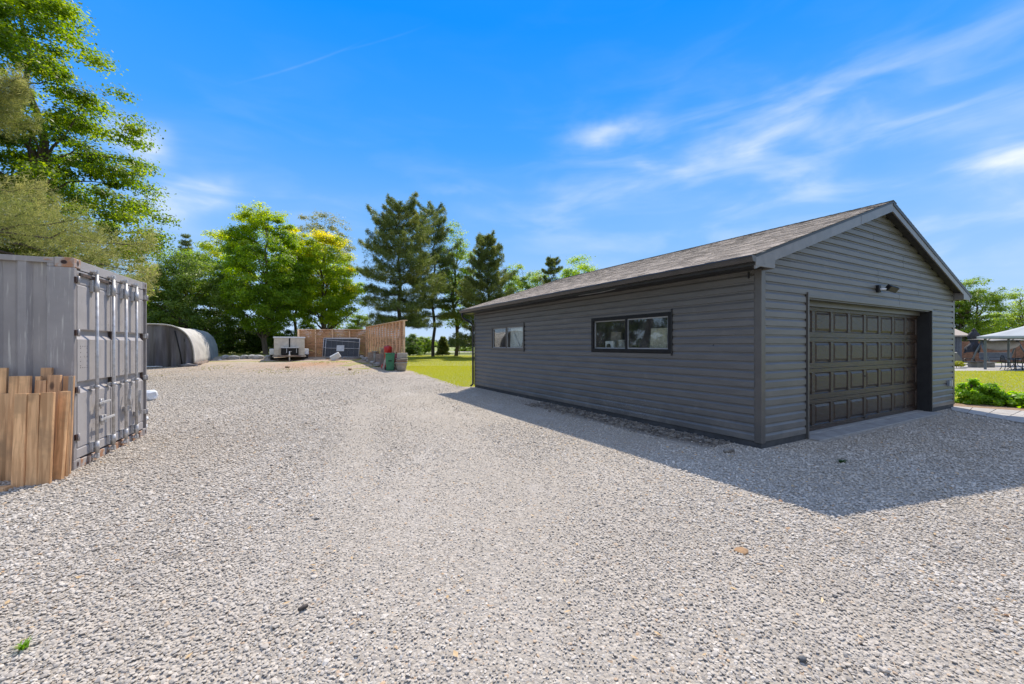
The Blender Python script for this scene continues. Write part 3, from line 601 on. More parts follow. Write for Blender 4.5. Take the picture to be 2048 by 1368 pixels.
# plain siding skins on the two hidden walls
for (nm, pl, L_) in (('rear_siding', lambda a, o_, z: Vector((a, GL + o_, z)), GW), ('side_siding', lambda a, o_, z: Vector((GW + o_, a, z)), GL)):
    mb = MB(); i = 0
    while ZB + i * EX < (ZPK - .03 if nm[0] == 'r' else ZT):
        z = ZB + i * EX; q0 = []; q1 = []
        for o_, dz in prof + [(-.004, .1322), (-.004, 0)]:
            m_ = max((z + dz - ZT) / SL, 0) if nm[0] == 'r' else 0; m_ = min(m_, HALF - .01); q0.append(pl(.07 + m_, o_, min(z + dz, ZPK))); q1.append(pl(L_ - .07 - m_, o_, min(z + dz, ZPK)))
        mb.sweep(None, q0, q1); i += 1
    tag(mb.build(nm, M['siding'], G), kind='stuff')
MB().box(.1, .11, -.02, GW - .11, GL - .11, .03).build('floor_slab', M['concrete'], G)
# corner posts, plinth
for (cx, cy) in ((0, 0), (GW, 0), (0, GL), (GW, GL)):
    sx_ = -1 if cx == 0 else 1; sy_ = -1 if cy == 0 else 1
    mb = MB(); w_ = .085; o_ = .024
    mb.add([Vector((cx + sx_*o_, cy + sy_*o_, z)) for z in (ZB - .02, ZT + .02)] + [Vector((cx + sx_*o_, cy - sy_*w_, z)) for z in (ZB - .02, ZT + .02)] + [Vector((cx - sx_*w_, cy + sy_*o_, z)) for z in (ZB - .02, ZT + .02)]
           + [Vector((cx, cy, z)) for z in (ZB - .02, ZT + .02)] + [Vector((cx, cy - sy_*w_, z)) for z in (ZB - .02, ZT + .02)] + [Vector((cx - sx_*w_, cy, z)) for z in (ZB - .02, ZT + .02)],
           [(0, 1, 3, 2), (0, 4, 5, 1), (2, 3, 9, 8), (4, 10, 11, 5), (8, 9, 7, 6), (6, 7, 11, 10), (0, 2, 8, 6), (0, 6, 10, 4), (1, 7, 9, 3), (1, 5, 11, 7)])
    mb.build('corner_post', M['trim'], G, .006)
MB().box(-.007, .0605, -.1, .06, GL, ZB - .002).build('plinth', M['plinth'], G)
MB().box(-.006, -.008, -.1, DO[0] - .03, .06, ZB - .004).build('plinth', M['plinth'], G)
MB().box(DO[1] + .05, -.008, -.1, GW + .006, .06, ZB - .004).build('plinth', M['plinth'], G)
# J-channels at base of siding
# roof
OE, OF = .45, .18; TH = .03
def rz(s): return ZT + .15 + (min(s, GW - s)) * SL       # top of roof deck
for sgn in (0, 1):
    f_ = (lambda s: s) if sgn == 0 else (lambda s: GW - s)
    a, b = -OE, HALF
    q = lambda l_: [Vector((f_(a), l_, rz(a))), Vector((f_(b), l_, rz(b))), Vector((f_(b), l_, rz(b) - TH)), Vector((f_(a), l_, rz(a) - TH))]
    MB().sweep(None, q(-OF), q(GL + OF)).build('roof_deck', M['shingle2'], G)
slen = math.hypot(HALF + OE, (HALF + OE) * SL); ud = Vector((1, 0, SL)).normalized(); un = Vector((-SL, 0, 1)).normalized()
sh_parts = []
def shingle_geo(mb, c, w_, jog, d_):
    """lower edge at distance c up the slope"""
    o0 = Vector((-OE, 0, rz(-OE)))
    def P_(u, y, n_): return o0 + ud * u + un * n_ + Vector((0, y, 0))
    u0, u1 = c - jog, c + .165
    vs = [P_(u0, w_[0], .003 + d_), P_(u0, w_[1], .003 + d_), P_(u1, w_[1], .0035), P_(u1, w_[0], .0035), P_(u0, w_[0], .012 + d_), P_(u0, w_[1], .012 + d_), P_(u1, w_[1], .0065), P_(u1, w_[0], .0065)]
    mb.add(vs, [(3, 2, 1, 0), (4, 5, 6, 7), (0, 1, 5, 4), (1, 2, 6, 5), (2, 3, 7, 6), (3, 0, 4, 7)])
cour = int(slen / .142) + 1; lst = []
for i in range(cour):
    y = -OF - .012 - rr.uniform(0, .25)
    while y < GL + OF + .01:
        w_ = rr.choice([.10, .14, .18, .22, .28, .34]); a, b = max(y, -OF - .012), min(y + w_, GL + OF + .012)
        if b - a > .02 and i * .142 + .01 < slen - .1: lst.append((i * .142 - .012, (a + .0015, b - .0015), rr.choice([0, 0, .0]), rr.choice([0, .002, .004])))
        y += w_
lst.sort(key=lambda t: math.hypot((t[1][0] + 6), t[0] * .7))
for t in lst[:290]: mb = MB(); shingle_geo(mb, *t); mb.build('shingle', M['shingle'], G, fix=False)
mb = MB(); [shingle_geo(mb, *t) for t in lst[290:]]; tag(mb.build('shingle_field', M['shingle'], G, fix=False), kind='stuff')
mb = MB(); y = -OF - .015
while y < GL + OF:
    for sg in (-1, 1):
        a = Vector((HALF, y, rz(HALF) + .012)); b = Vector((HALF + sg * .15, y, rz(HALF) - .15 * SL + .020)); a2 = a + Vector((0, .3, 0)); b2 = b + Vector((0, .3, 0)); dn = Vector((0, 0, -.009)); up_ = Vector((0, 0, .010))
        mb.sweep(None, [a + up_, b + up_, b + up_ + dn, a + up_ + dn], [a2, b2, b2 + dn, a2 + dn])
    y += .17
tag(mb.build('ridge_cap', M['shingle2'], G, fix=False), kind='stuff')
# right slope courses (seen edge on only)
mb = MB()
for i in range(33):
    u = i * .142; a = Vector((GW + OE, 0, rz(-OE))) + Vector((-1, 0, SL)).normalized() * u; b = a + Vector((-1, 0, SL)).normalized() * .15; nn = Vector((SL, 0, 1)).normalized()
    mb.sweep(None, [a + nn * .003 + Vector((0, -OF - .012, 0)), a + nn * .013 + Vector((0, -OF - .012, 0)), b + nn * .006 + Vector((0, -OF - .012, 0)), b + nn * .002 + Vector((0, -OF - .012, 0))], [a + nn * .003 + Vector((0, GL + OF + .012, 0)), a + nn * .013 + Vector((0, GL + OF + .012, 0)), b + nn * .006 + Vector((0, GL + OF + .012, 0)), b + nn * .002 + Vector((0, GL + OF + .012, 0))])
tag(mb.build('shingle_field', M['shingle2'], G), kind='stuff')
# rake fascia boards, left in two lengths like the photo
FH = .175
def rake(s0, s1, y0, m, name='rake_fascia', h=FH, th=.022, drop=.008):
    p = lambda s, dz, y: Vector((s, y, rz(s) - TH - drop + TH * .6 + dz))
    MB().sweep(None, [p(s0, 0, y0), p(s1, 0, y0), p(s1, -h, y0), p(s0, -h, y0)], [p(s0, 0, y0 + th), p(s1, 0, y0 + th), p(s1, -h, y0 + th), p(s0, -h, y0 + th)]).build(name, m, G)
rake(-OE, 2.75, -OF - .004, M['fascia']); rake(2.752, HALF - .001, -OF - .006, M['fascia']); rake(HALF, GW - 1.9, -OF - .004, M['fascia']); rake(GW - 1.898, GW + OE, -OF - .006, M['fascia'])
rake(-OE, HALF - .001, -OF - .014, M['dark'], 'drip_edge', .036, .034, -.010); rake(HALF, GW + OE, -OF - .014, M['dark'], 'drip_edge', .07, .034, -.010)
rake(-OE, HALF - .001, GL + OF - .018, M['fascia']); rake(HALF, GW + OE, GL + OF - .018, M['fascia'])
# sloping soffits under the rakes: individual ribs
for y0, y1 in ((-OF + .02, -.02), (GL + .02, GL + OF - .02)):
    mb = MB(); s = 0.0
    while s < HALF - .1:
        for f_ in ((lambda s: s), (lambda s: GW - s)):
            z0 = rz(s) - FH + .02; z1 = rz(s + .095) - FH + .02
            mb.sweep(None, [Vector((f_(s), y0, z0)), Vector((f_(s + .095), y0, z1)), Vector((f_(s + .095), y0, z1 + .008)), Vector((f_(s), y0, z0 + .008))], [Vector((f_(s), y1, z0)), Vector((f_(s + .095), y1, z1)), Vector((f_(s + .095), y1, z1 + .008)), Vector((f_(s), y1, z0 + .008))])
        s += .1
    tag(mb.build('rake_soffit', M['soffit'], G), kind='stuff')
# gable end closing trim
ZS = rz(-OE) - TH - .105
for f_ in ((lambda s: s), (lambda s: GW - s)):
    sg = 1 if f_(0) == 0 else -1
    # eave soffit ribs
    mb = MB(); y = -OF + .0
    while y < GL + OF - .05:
        mb.box(min(f_(-OE + .02), f_(-.02)), y, ZS, max(f_(-OE + .02), f_(-.02)), y + .093, ZS + .008); y += .1
    tag(mb.build('eave_soffit', M['soffit'], G), kind='stuff')
    MB().box(min(f_(-OE), f_(-OE + .02)), -OF, ZS - .01, max(f_(-OE), f_(-OE + .02)), GL + OF, rz(-OE) - TH).build('eave_fascia', M['soffit'], G)
    # boxed return at both ends
    for yy in (-OF - .008, GL + OF - .012):
        a0, a1 = f_(-OE - .0), f_(.03)
        q = [(a0, ZS - .02), (a1, ZS - .02), (a1, rz(.03) - TH - .06), (a0, rz(-OE) - TH - .01)]
        MB().sweep(None, [Vector((u, yy, v)) for u, v in q], [Vector((u, yy + .02, v)) for u, v in q]).build('eave_return', M['fascia'], G, .003)
    MB().box(min(a1 - sg*.02, a1), -OF - .006, ZS - .02, max(a1 - sg*.02, a1), -.026, rz(0) - TH - .10).build('eave_return', M['fascia'], G)
    # K-style gutter
    gp = [(-.002, -.012), (-.10, -.004), (-.105, -.018), (-.094, -.03), (-.088, -.055), (-.068, -.09), (-.002, -.09), (-.002, -.085), (-.062, -.085), (-.082, -.052), (-.088, -.028), (-.095, -.018), (-.09, -.012)]
    q = lambda y: [Vector((f_(-OE + u), y, rz(-OE) - .012 + v)) for u, v in gp]
    MB().sweep(None, q(-OF - .01), q(GL + OF + .01)).build('gutter', M['gutter'], G)
    MB().sweep(None, [Vector((f_(-OE + u), -OF - .016, rz(-OE) - .012 + v)) for u, v in gp[:7]], [Vector((f_(-OE + u), -OF - .0102, rz(-OE) - .012 + v)) for u, v in gp[:7]]).build('gutter_end_cap', M['trim'], G)
# downspout at the far corner
zt = rz(-OE) - .11
MB().tube([(-OE - .05, GL + .02, zt), (-OE - .05, GL + .02, zt - .10), (-OE - .02, GL + .03, zt - .17), (-.12, GL + .055, zt - .36), (-.06, GL + .06, zt - .42), (-.055, GL + .06, .12), (-.15, GL + .06, .05)], .036, 8).build('downspout', M['dark'], G)
MB().tube([(-OE + .05, 2.6, ZS - .01), (-OE + .12, 3.1, ZS - .015), (-OE + .1, 3.8, ZS - .012)], .008, 6).build('soffit_cable', M['vinyl'], G)
MB().cbox((-.035, .16, 2.58), .03, .015, .10).build('wall_bracket', M['dark'], G)

# windows
def window(y0, y1, z0, z1, fm, lip):
    fr = MB(); t1 = .062 if lip else .05
    x0, x1 = -.034, .05
    fr.box(x0, y0 - .04, z0 - .04, x1, y1 + .04, z0 + t1 - .03); fr.box(x0, y0 - .04, z1 - t1 + .03, x1, y1 + .04, z1 + .04)
    fr.box(x0, y0 - .04, z0 + t1 - .03, x1, y0 + t1 - .03, z1 - t1 + .03); fr.box(x0, y1 - t1 + .03, z0 + t1 - .03, x1, y1 + .04, z1 - t1 + .03)
    wn = fr.build('window', fm, G, .003); a, b, c, d = y0 + t1 - .03, y1 - t1 + .03, z0 + t1 - .03, z1 - t1 + .03; mid = (a + b) / 2 + (0.02)
    MB().box(-.03, mid - .026, c, .03, mid + .026, d).build('mullion', fm, wn)
    for k, (u, v, xx) in enumerate(((a, mid - .018, .0), (mid + .018, b, .02))):
        f2 = MB(); w_ = .022
        f2.box(xx - .012, u, c, xx + .012, v, c + w_); f2.box(xx - .012, u, d - w_, xx + .012, v, d); f2.box(xx - .012, u, c + w_, xx + .012, u + w_, d - w_); f2.box(xx - .012, v - w_, c + w_, xx + .012, v, d - w_)
        f2.build('sash', M['vinyl'], wn); MB().box(xx - .003, u + w_, c + w_, xx + .003, v - w_, d - w_).build('pane', M['glass'], wn)
    # J channel with siding nibs at the near side
    MB().box(-.045, y0 - .062, z0 - .08, -.02, y0 - .044, z1 + .09).build('side_channel', M['dark'], wn)
    return wn
window(*W1, M['black'], 1)
window(*W2, M['trim'], 0)
# things inside by the windows
def inside(o, label, cat): tag(o, label, cat); return o
def gl(x, y, z): p = GO + gu * x + gv * y; return (p.x, p.y, z)
B_ = empty('workbench', gl(.45, 2.7, 0), ga, 'long workbench inside the garage under the near window', 'workbench')
MB().box(-.3, -1.6, 1.36, .3, 1.6, 1.40).build('bench_top', M['ply'], B_)
for sx_ in (-.25, .25):
    for sy_ in (-1.5, 1.5): MB().box(sx_ - .03, sy_ - .03, .03, sx_ + .03, sy_ + .03, 1.36).build('leg', M['ply'], B_)
bag = MB(); rq = random.Random(3)
q0 = []; 
for (zz, sc) in ((0, 1), (.15, 1.03), (.3, .97), (.45, 1.02)):
    q0 += [Vector((x * .07 * sc + rq.uniform(-.01, .01), y * .19 * sc + rq.uniform(-.01, .01), zz)) for x, y in ((-1, -1), (-1, -.3), (-1, .4), (-1, 1), (1, 1), (1, -1))]
fs = [(i * 6 + k, i * 6 + (k + 1) % 6, i * 6 + 6 + (k + 1) % 6, i * 6 + 6 + k) for i in range(3) for k in range(6)] + [(0, 5, 4, 3, 2, 1), (18, 19, 20, 21, 22, 23)]
o = bag.add(q0, fs).build('crumpled_bag', mat('kraft_paper', (.50, .47, .36), (.36, .34, .27), .8, 12, .8, 12, .03)); o.location = gl(.17, 1.98, 1.40); o.rotation_euler = (0, 0.05, ga)
inside(o, 'crumpled beige paper bag behind the right pane of the near window', 'bag')
o = MB().lathe([(.075, 0), (.085, .10), (.088, .10), (.09, .115), (.07, .115)]).build('paint_tub', M['white']); o.location = gl(.19, 3.02, 1.40); inside(o, 'white plastic paint tub behind the left pane of the near window', 'tub')
o = MB().lathe([(.06, 0), (.065, .10), (.07, .10), (.07, .12)]).build('paint_tub', M['white']); o.location = gl(.19, 3.03, 1.517); inside(o, 'small white tub stacked on the paint tub behind the near window', 'tub')
mb = MB().box(-.04, -.13, 0, .04, .13, .22); o = mb.build('white_fan_heater', M['white'], bevel=.02); MB().tube([(-.045, 0, .1), (-.06, 0, .1)], .06, 20).build('round_vent', M['black'], o); o.location = gl(.18, 3.36, 1.40); o.rotation_euler = (0, 0, ga); inside(o, 'white box with a round dark opening behind the near window', 'heater')
o = MB().box(-.01, -.16, 0, .01, .16, .42).build('brown_board', M['ply']); o.location = gl(.28, 3.32, 1.40); o.rotation_euler = (0, .1, ga); inside(o, 'dull brown board standing behind the white box in the window', 'board')
# translucent sheet behind the far window and a leaning stick
o = MB().box(-.003, -.45, 0, .003, .45, .66).build('plastic_sheet', mat('milky_plastic', (.80, .81, .80), (.58, .6, .6), .4, 3, .5, 3, .05)); o.location = gl(.075, 7.26, 1.44); o.rotation_euler = (0, .05, ga); inside(o, 'pale wrinkled plastic sheet hung behind the right pane of the far window', 'plastic sheet')
o = MB().bar((0, 0, 0), (0, .52, .64), .02, .03).build('white_batten', M['white']); o.location = gl(.052, 7.05, 1.44); o.rotation_euler = (0, 0, ga); inside(o, 'white batten leaning diagonally behind the far window', 'batten')
o = MB().bar((0, 0, 0), (0, -.2, .40), .02, .05).build('white_batten', M['white']); o.location = gl(.052, 7.03, 1.44); o.rotation_euler = (0, 0, ga); inside(o, 'short white wedge beside the leaning batten in the far window', 'batten')

# door opening: jambs, header, panelled door, sill
dp = .21
MB().box(DO[0] - .035, -.045, 0.02, DO[0] - .0, -.0, DO[3] + .085).build('door_casing', M['trim'], G, .004)
MB().box(DO[0], .0, .02, DO[0] + .02, dp + .03, DO[3]).build('door_jamb', M['dark'], G)
MB().box(DO[1] - .02, -.012, .01, DO[1], dp + .03, DO[3]).build('door_jamb', M['dark'], G)
MB().box(DO[1], -.032, 0.01, DO[1] + .045, -.0, DO[3] + .05).build('door_casing', M['dark'], G, .003)
MB().box(DO[0], -.034, DO[3], DO[1] + .045, -.0, DO[3] + .05).build('door_casing', M['trim'], G, .004)
MB().box(DO[0] + .02, .0, DO[3] - .02, DO[1] - .02, dp + .03, DO[3]).build('door_header', M['trim'], G)
MB().box(DO[0] + .02, dp - .045, DO[3] - .10, DO[1] - .02, dp - .015, DO[3] - .02).build('door_stop', M['trim'], G)
MB().box(DO[0] + .0, -.19, -.03, DO[1] - .0, dp + .03, .022).build('door_sill', M['concrete'], G, .006)
dx0, dx1, dz0, dz1 = DO[0] + .02, DO[1] - .02, .03, DO[3] - .09
gd = MB().box(dx0, dp + .018, dz0, dx1, dp + .05, dz1).build('garage_door', M['gdoor'], G)
sec = (dz1 - dz0) / 4
pm = None
ncol = 8; cw = (dx1 - dx0) / ncol
for r_ in range(4):
    z0 = dz0 + r_ * sec; z1 = z0 + sec - .006
    mb = MB(); pz0, pz1 = z0 + .095, z1 - .075
    # rails and stiles standing proud of the backing, panels set between them
    mb.box(dx0, dp, z0, dx1, dp + .018, pz0 - .001); mb.box(dx0, dp, pz1 + .001, dx1, dp + .018, z1)
    for c_ in range(ncol + 1):
        xa = dx0 + c_ * cw - (.05 if c_ else 0); xb = dx0 + c_ * cw + (.05 if c_ < ncol else 0); mb.box(xa, dp, pz0 - .001, xb, dp + .018, pz1 + .001)
    mb.build('door_section', M['gdoor'], gd, .003)
    for c_ in range(ncol):
        xa, xb = dx0 + c_ * cw + .052, dx0 + (c_ + 1) * cw - .052; w_, h_ = (xb - xa), (pz1 - pz0)
        if pm is None:
            q = MB(); pts = []
            for (ins, yy) in ((0, .002), (.012, .017), (.022, .017), (.062, .0), ):
                pts += [Vector((x, yy, z)) for x, z in ((ins, ins), (w_ - ins, ins), (w_ - ins, h_ - ins), (ins, h_ - ins))]
            fs = [(i * 4 + k, i * 4 + (k + 1) % 4, i * 4 + 4 + (k + 1) % 4, i * 4 + 4 + k) for i in range(3) for k in range(4)] + [(12, 13, 14, 15)]
            pm = q.add(pts, fs).mesh('door_panel', M['gdoor'])
        obj('door_panel', pm, gd, (xa, dp, pz0))
mb = MB().tube([((dx0+dx1)/2, dp + .01, dz0 + sec * 1.62), ((dx0+dx1)/2, dp - .012, dz0 + sec * 1.62)], .014, 10); mb.build('lock_cylinder', M['black'], gd)
MB().box((dx0+dx1)/2 - .06, dp - .02, dz0 + .05, (dx0+dx1)/2 + .06, dp, dz0 + .075).build('lift_handle', M['dark'], gd, .003)
# floodlight and socket boxes
fl = MB().box(3.80, -.07, 2.54, 3.90, -.018, 2.68).build('floodlight', M['black'], G, .008)
MB().tube([(3.86, -.06, 2.60), (3.92, -.12, 2.60), (3.97, -.13, 2.60)], .022, 10).build('swivel_arm', M['steel'], fl)
Mx = Matrix.Translation((4.06, -.17, 2.615)) @ Matrix.Rotation(R(38), 4, 'X') @ Matrix.Rotation(R(-14), 4, 'Z')
MB().box(-.13, -.045, -.055, .13, .03, .055, Mx).build('lamp_head', M['black'], fl, .012)
MB().box(-.115, -.05, -.045, .115, -.046, .045, Mx).build('lens', M['iron'], fl)
MB().box(7.66, -.07, .55, 7.77, -.018, .68).build('socket_box', mat('grey_socket', (.22, .25, .28), None, .5), G, .006)
MB().box(7.83, -.065, .545, 7.90, -.018, .69).build('socket_box', mat('pale_socket', (.40, .40, .37), None, .5), G, .006)
# ------------------------------------------------------------------ shipping container
C = empty('shipping_container', (CO.x, CO.y, 0), ca, 'grey steel shipping container with closed double doors and four lock rods', 'container')
CW, CH, CL_ = 2.26, 2.59, 6.06
def prism_x(x0, x1, poly, name, m, parent, bevel=0):   # polygon in (y,z)
    return MB().sweep(None, [Vector((x0, y, z)) for y, z in poly], [Vector((x1, y, z)) for y, z in poly]).build(name, m, parent, bevel)
# corrugated long wall facing the camera, and the hidden one
def corr(yface, sg, name):
    pts = []; x = -.245
    d = .045; st = [(.0, 0), (.10, 0), (.14, d), (.25, d), (.29, 0)]
    pts.append((-.243, 0)); pts.append((-.244, d)); x = -.42; pts.append((x + .04, d))
    while x > -CL_ + .3:
        for (dx_, dd) in ((0, 0), (-.07, 0), (-.11, d), (-.21, d), (-.25, 0)): pts.append((x + dx_, dd))
        x -= .28
    pts.append((-CL_ + .1, 0))
    a = [Vector((x, yface + sg * dd, .12)) for x, dd in pts]; b = [Vector((x, yface + sg * dd, CH - .07)) for x, dd in pts]
    return MB().sweep(None, a, b, closed=False).build(name, M['cgrey'], C, fix=False)
corr(.008, 1, 'corrugated_wall'); corr(CW - .008, -1, 'corrugated_wall')
MB().box(-CL_ + .02, .01, .12, -CL_ + .04, CW - .01, CH - .1).build('end_wall', M['cgrey'], C)
MB().box(-CL_, .03, CH - .03, -.1, CW - .03, CH - .012).build('roof', M['cgrey'], C)
MB().box(-CL_, .03, .10, -.1, CW - .03, .13).build('floor', M['cgrey'], C)
for y0, y1 in ((0, .06), (CW - .06, CW)):
    MB().box(-CL_ + .18, y0, CH - .075, -.178, y1, CH - .012).build('top_rail', M['cgrey'], C, .004)
    MB().box(-CL_ + .18, y0, .02, -.178, y1, .15).build('bottom_rail', M['cgrey'], C, .004)
# corner posts and castings
for xo in (-.178, -CL_):
    for k, y0 in enumerate((0, CW - .162)):
        if xo == -.178:
            w2 = .245 if True else 0
            mb = MB()
            if k == 0: mb.box(-.243, .003, .118, -.003, .03, CH - .118).box(-.03, .03, .118, -.004, .075, CH - .118)
            else: mb.box(-.243, CW - .03, .118, -.003, CW - .003, CH - .118).box(-.07, CW - .10, .118, -.045, CW - .03, CH - .118)
            if k == 0: mb.box(-.243, .003, CH - .117, -.181, .03, CH - .073)
            mb.build('corner_post', M['cgrey'], C, .006)
        else: MB().box(xo + .003, y0 + .003, .118, xo + .15, y0 + .155, CH - .118).build('corner_post', M['cgrey'], C, .005)
        for z0 in (0, CH - .118):
            cst = MB().box(xo, y0, z0, xo + .178, y0 + .162, z0 + .118).build('corner_casting', M['cgrey'] if not (xo == -.178 and k == 0 and z0 > 1) else M['crust'], C, .010)
            if xo == -.178:
                def oval(cx, cz, face, rx, rz_):
                    pts = []; inner = []
                    for j in range(20):
                        a = 2 * math.pi * j / 20; u, v = rx * math.cos(a), rz_ * math.sin(a)
                        pts.append((u, v))
                    mb = MB(); out = []
                    for (e, sc) in ((.0018, 1.22), (.0018, 1.0), (.0006, .97)):
                        for u, v in pts: out.append(Vector((cx + u * sc, -e, cz + v * sc)) if face == 'y' else Vector((e, cx + u * sc, cz + v * sc)))
                    return out
                for (cx, face) in ((-.09, 'y'), (y0 + .085, 'x')):
                    if face == 'y' and k == 1: continue
                    o_ = oval(cx, z0 + .06, face, .028 if face == 'y' else .022, .022 if face == 'y' else .032)
                    MB().add(o_[20:40], [tuple(range(20))]).build('casting_hole_disc', M['hole'], cst, fix=False)  # flat dark disc on the casting; shade inside the opening is painted
                    MB().add(o_[:40], [(j, (j+1) % 20, 20 + (j+1) % 20, 20 + j) for j in range(20)]).build('casting_rim', M['rust'] if z0 > 1 and k == 0 and face == 'y' else M['cgrey'], cst, fix=False)
MB().box(-.275, -.002, CH - .05, -.183, .05, CH - .010).build('rust_weld', M['crust'], C, .004)
# door frame header and sill
MB().box(-.10, .162, CH - .13, -.006, CW - .162, CH - .01).build('door_header', M['cdoor'], C, .006)
MB().box(-.10, .162, .0, -.006, CW - .162, .10).build('door_sill', M['crust'], C, .006)
MB().box(-.02, .32, .02, .018, .36, .10).box(-.02, 1.9, .02, .018, 1.94, .10).build('sill_lug', M['rust'], C)
# two door leaves: pressed profile
XP, XR = -.012, -.052
pz = [(XR, .115), (XP, .125), (XP, .235), (XP - .012, .245), (XP, .262), (XP, .93), (XR, .985), (XR, 1.065), (XP, 1.075), (XP, 1.60), (XR, 1.655), (XR, 1.715), (XP, 1.725), (XP, 2.27), (XP - .01, 2.28), (XP, 2.295), (XP, CH - .137)]
def leaf(y0, y1):
    front_ = pz; back = [(-.075, CH - .137), (-.075, .115)]
    a = [Vector((x, y0, z)) for x, z in front_ + back]; b = [Vector((x, y1, z)) for x, z in front_ + back]
    return MB().sweep(None, a, b).build('door', M['cdoor'], C, .006)
d1 = leaf(.092, 1.006); d2 = leaf(1.062, 2.13)
for (dd, ys) in ((d1, (.11, .98)), (d2, (1.09, 2.10))):
    for zz0, zz1 in ((.262, .93), (1.075, 1.60), (1.725, 2.27)):
        for y_ in ys: MB().box(XP - .0, y_ - .018, zz0, XP + .006, y_ + .018, zz1).build('edge_frame', M['cdoor'], dd, .003)
MB().box(-.05, 1.008, .12, .006, 1.030, CH - .14).build('gasket', M['gasket'], C)
MB().box(-.05, 1.032, .12, .016, 1.060, CH - .14).build('gasket', M['cdoor'], C, .004)
MB().box(-.06, .076, .12, -.014, .091, CH - .14).build('gasket', M['gasket'], C)
MB().box(-.06, 2.131, .12, -.020, 2.15, CH - .14).build('gasket', M['gasket'], C)
# riveted placard outline
for k in range(5):
    for (y_, z_) in ((.175, 1.22 + .05 + k * .055), (.33, 1.22 + .05 + k * .055)): MB().tube([(XP, y_, z_), (XP + .004, y_, z_)], .004, 6).build('rivet', M['hole'], d1)
for k in range(4):
    for z_ in (1.245, 1.515): MB().tube([(XP, .175 + k * .052, z_), (XP + .004, .175 + k * .052, z_)], .004, 6).build('rivet', M['hole'], d1)
# hinges
for y_, sg in ((.055, 1), (CW - .06, -1)):
    for z_ in (2.33, 1.68, .98, .40):
        h_ = MB().box(-.030, y_ - .045, z_ - .035, .016, y_ + .045, z_ + .035).build('hinge', M['hole'] if sg == 1 else M['rodm'], C, .004)
        MB().tube([(.020, y_, z_ - .045), (.020, y_, z_ + .045)], .014, 8).build('hinge_pin', M['cdoor'], h_)
# lock rods
rods = (.438, .903, 1.308, 1.691)
for i, y_ in enumerate(rods):
    rd = MB().tube([(.045, y_, .10), (.045, y_, CH - .10)], .0185, 12).build('lock_rod', M['rodm'], C)
    for z_, hh in ((2.30, .075), (.98, .022), (.20, .065), (1.0, 0)):
        if hh: 
            MB().box(-.012, y_ - .05, z_ - hh, .022, y_ + .05, z_ + hh).build('rod_bracket', M['rodm'], rd, .004)
            MB().tube([(.045, y_, z_ - hh), (.045, y_, z_ + hh)], .026, 12).build('rod_collar', M['rodm'], rd)
            for s_ in (-1, 1): MB().tube([(.02, y_ + s_ * .038, z_), (.03, y_ + s_ * .038, z_)], .008, 6).build('bolt', M['rodm'], rd)
    for z_, dz_ in ((CH - .105, 1), (.075, -1)):
        MB().box(.02, y_ - .022, z_ - .03, .066, y_ + .022, z_ + .03).box(.0, y_ - .05, z_ + dz_ * .004 - .012, .05, y_ + .05, z_ + dz_ * .004 + .012).build('cam_keeper', M['rodm'], rd, .005)
# top linking bar and handles
MB().bar((.012, .10, 2.405), (.012, .97, 2.405), .02, .035).build('keeper_rail', M['gasket'], C)
for (ya, yb, z_) in ((.46, .74, .755), (.50, .86, .53)):
    hd = MB().bar((.06, ya, z_), (.07, yb, z_ + .012), .016, .032).build('door_handle', M['rodm'], C, .004)
    MB().box(-.01, (ya+yb)/2 - .03, z_ - .055, .05, (ya+yb)/2 + .02, z_ + .05).build('handle_catch', M['rodm'], hd, .006)
    MB().tube([(.06, ya + .04, z_ + .06), (.06, ya + .04, z_ - .07)], .010, 8).build('catch_pin', M['rodm'], hd)
for (y_, z0, z1) in ((1.42, .55, .86), (1.80, .42, .80)):
    hd = MB().bar((.055, y_, z1), (.06, y_ - .05, (z0+z1)/2), .016, .035, (1, 0, 0)).bar((.06, y_ - .05, (z0+z1)/2), (.055, y_ + .01, z0), .016, .035, (1, 0, 0)).build('door_handle', M['rodm'], C, .003)
    MB().box(-.01, y_ - .06, z0 - .03, .05, y_ + .05, z0 + .05).build('handle_catch', M['rodm'], hd, .006)
# sacks behind the container
for (px, py, sx_, sy_, sz_, lab) in ((297, 801, .20, .16, .16, 'white sack slumped on gravel just beyond the container doors'), (296, 842, .10, .14, .05, 'flat white sack half hidden by the container corner, upper of two'), (295, 858, .09, .12, .045, 'flat white sack lowest beside the container corner')):
    p = at(px, py); rock_obj('sack', (p.x - (.12 if sz_ < .1 else 0), p.y, sz_ * .85), sx_, sy_, sz_, .5, M['white'], lab, 'sack', seed=px + py)

# ------------------------------------------------------------------ leaning lumber
LU = []
def plank(xl, xr, yt, yb, m, back, thick, lab, yaw=20, roll=0, grp='boards leaning on the grey container'):
    x0, x1, pt, pb = xl / 2.63, xr / 2.63, 480 + yt / 2.63, 480 + yb / 2.63
    b = at((x0 + x1) / 2, pb)
    if pb == 480 + 1205 / 2.63:
        q = ((x0 + x1) / 2 - 1024) / FPX; t_ = (-5.32 - 5.01 * q) / (.911 - .413 * q); Y = 5.01 - .413 * t_ - (.16 if back > .95 else .10); b = Vector((q * Y, Y, 0)); back = 1.6
    Y = b.y; yaw += random.uniform(-5, 5); w_ = (x1 - x0) / FPX * Y * .95 / (math.cos(R(yaw)) - (b.x / Y) * math.sin(R(yaw)))
    lean = .05 * back; h_ = zof(pt, Y + lean * .9)
    o = MB().box(-w_/2, 0, 0, w_/2, thick, math.hypot(h_, lean)).build('lumber_board', m, None, .003)
    o.location = b; o.location.y += random.uniform(-.03, .03); o.rotation_euler = (-math.atan2(lean, h_), R(roll + random.uniform(-.5, .5)), R(yaw)); tag(o, lab, 'lumber board', grp)
A_, B2, C2 = M['lumber'], M['lumber2'], M['lumberg']
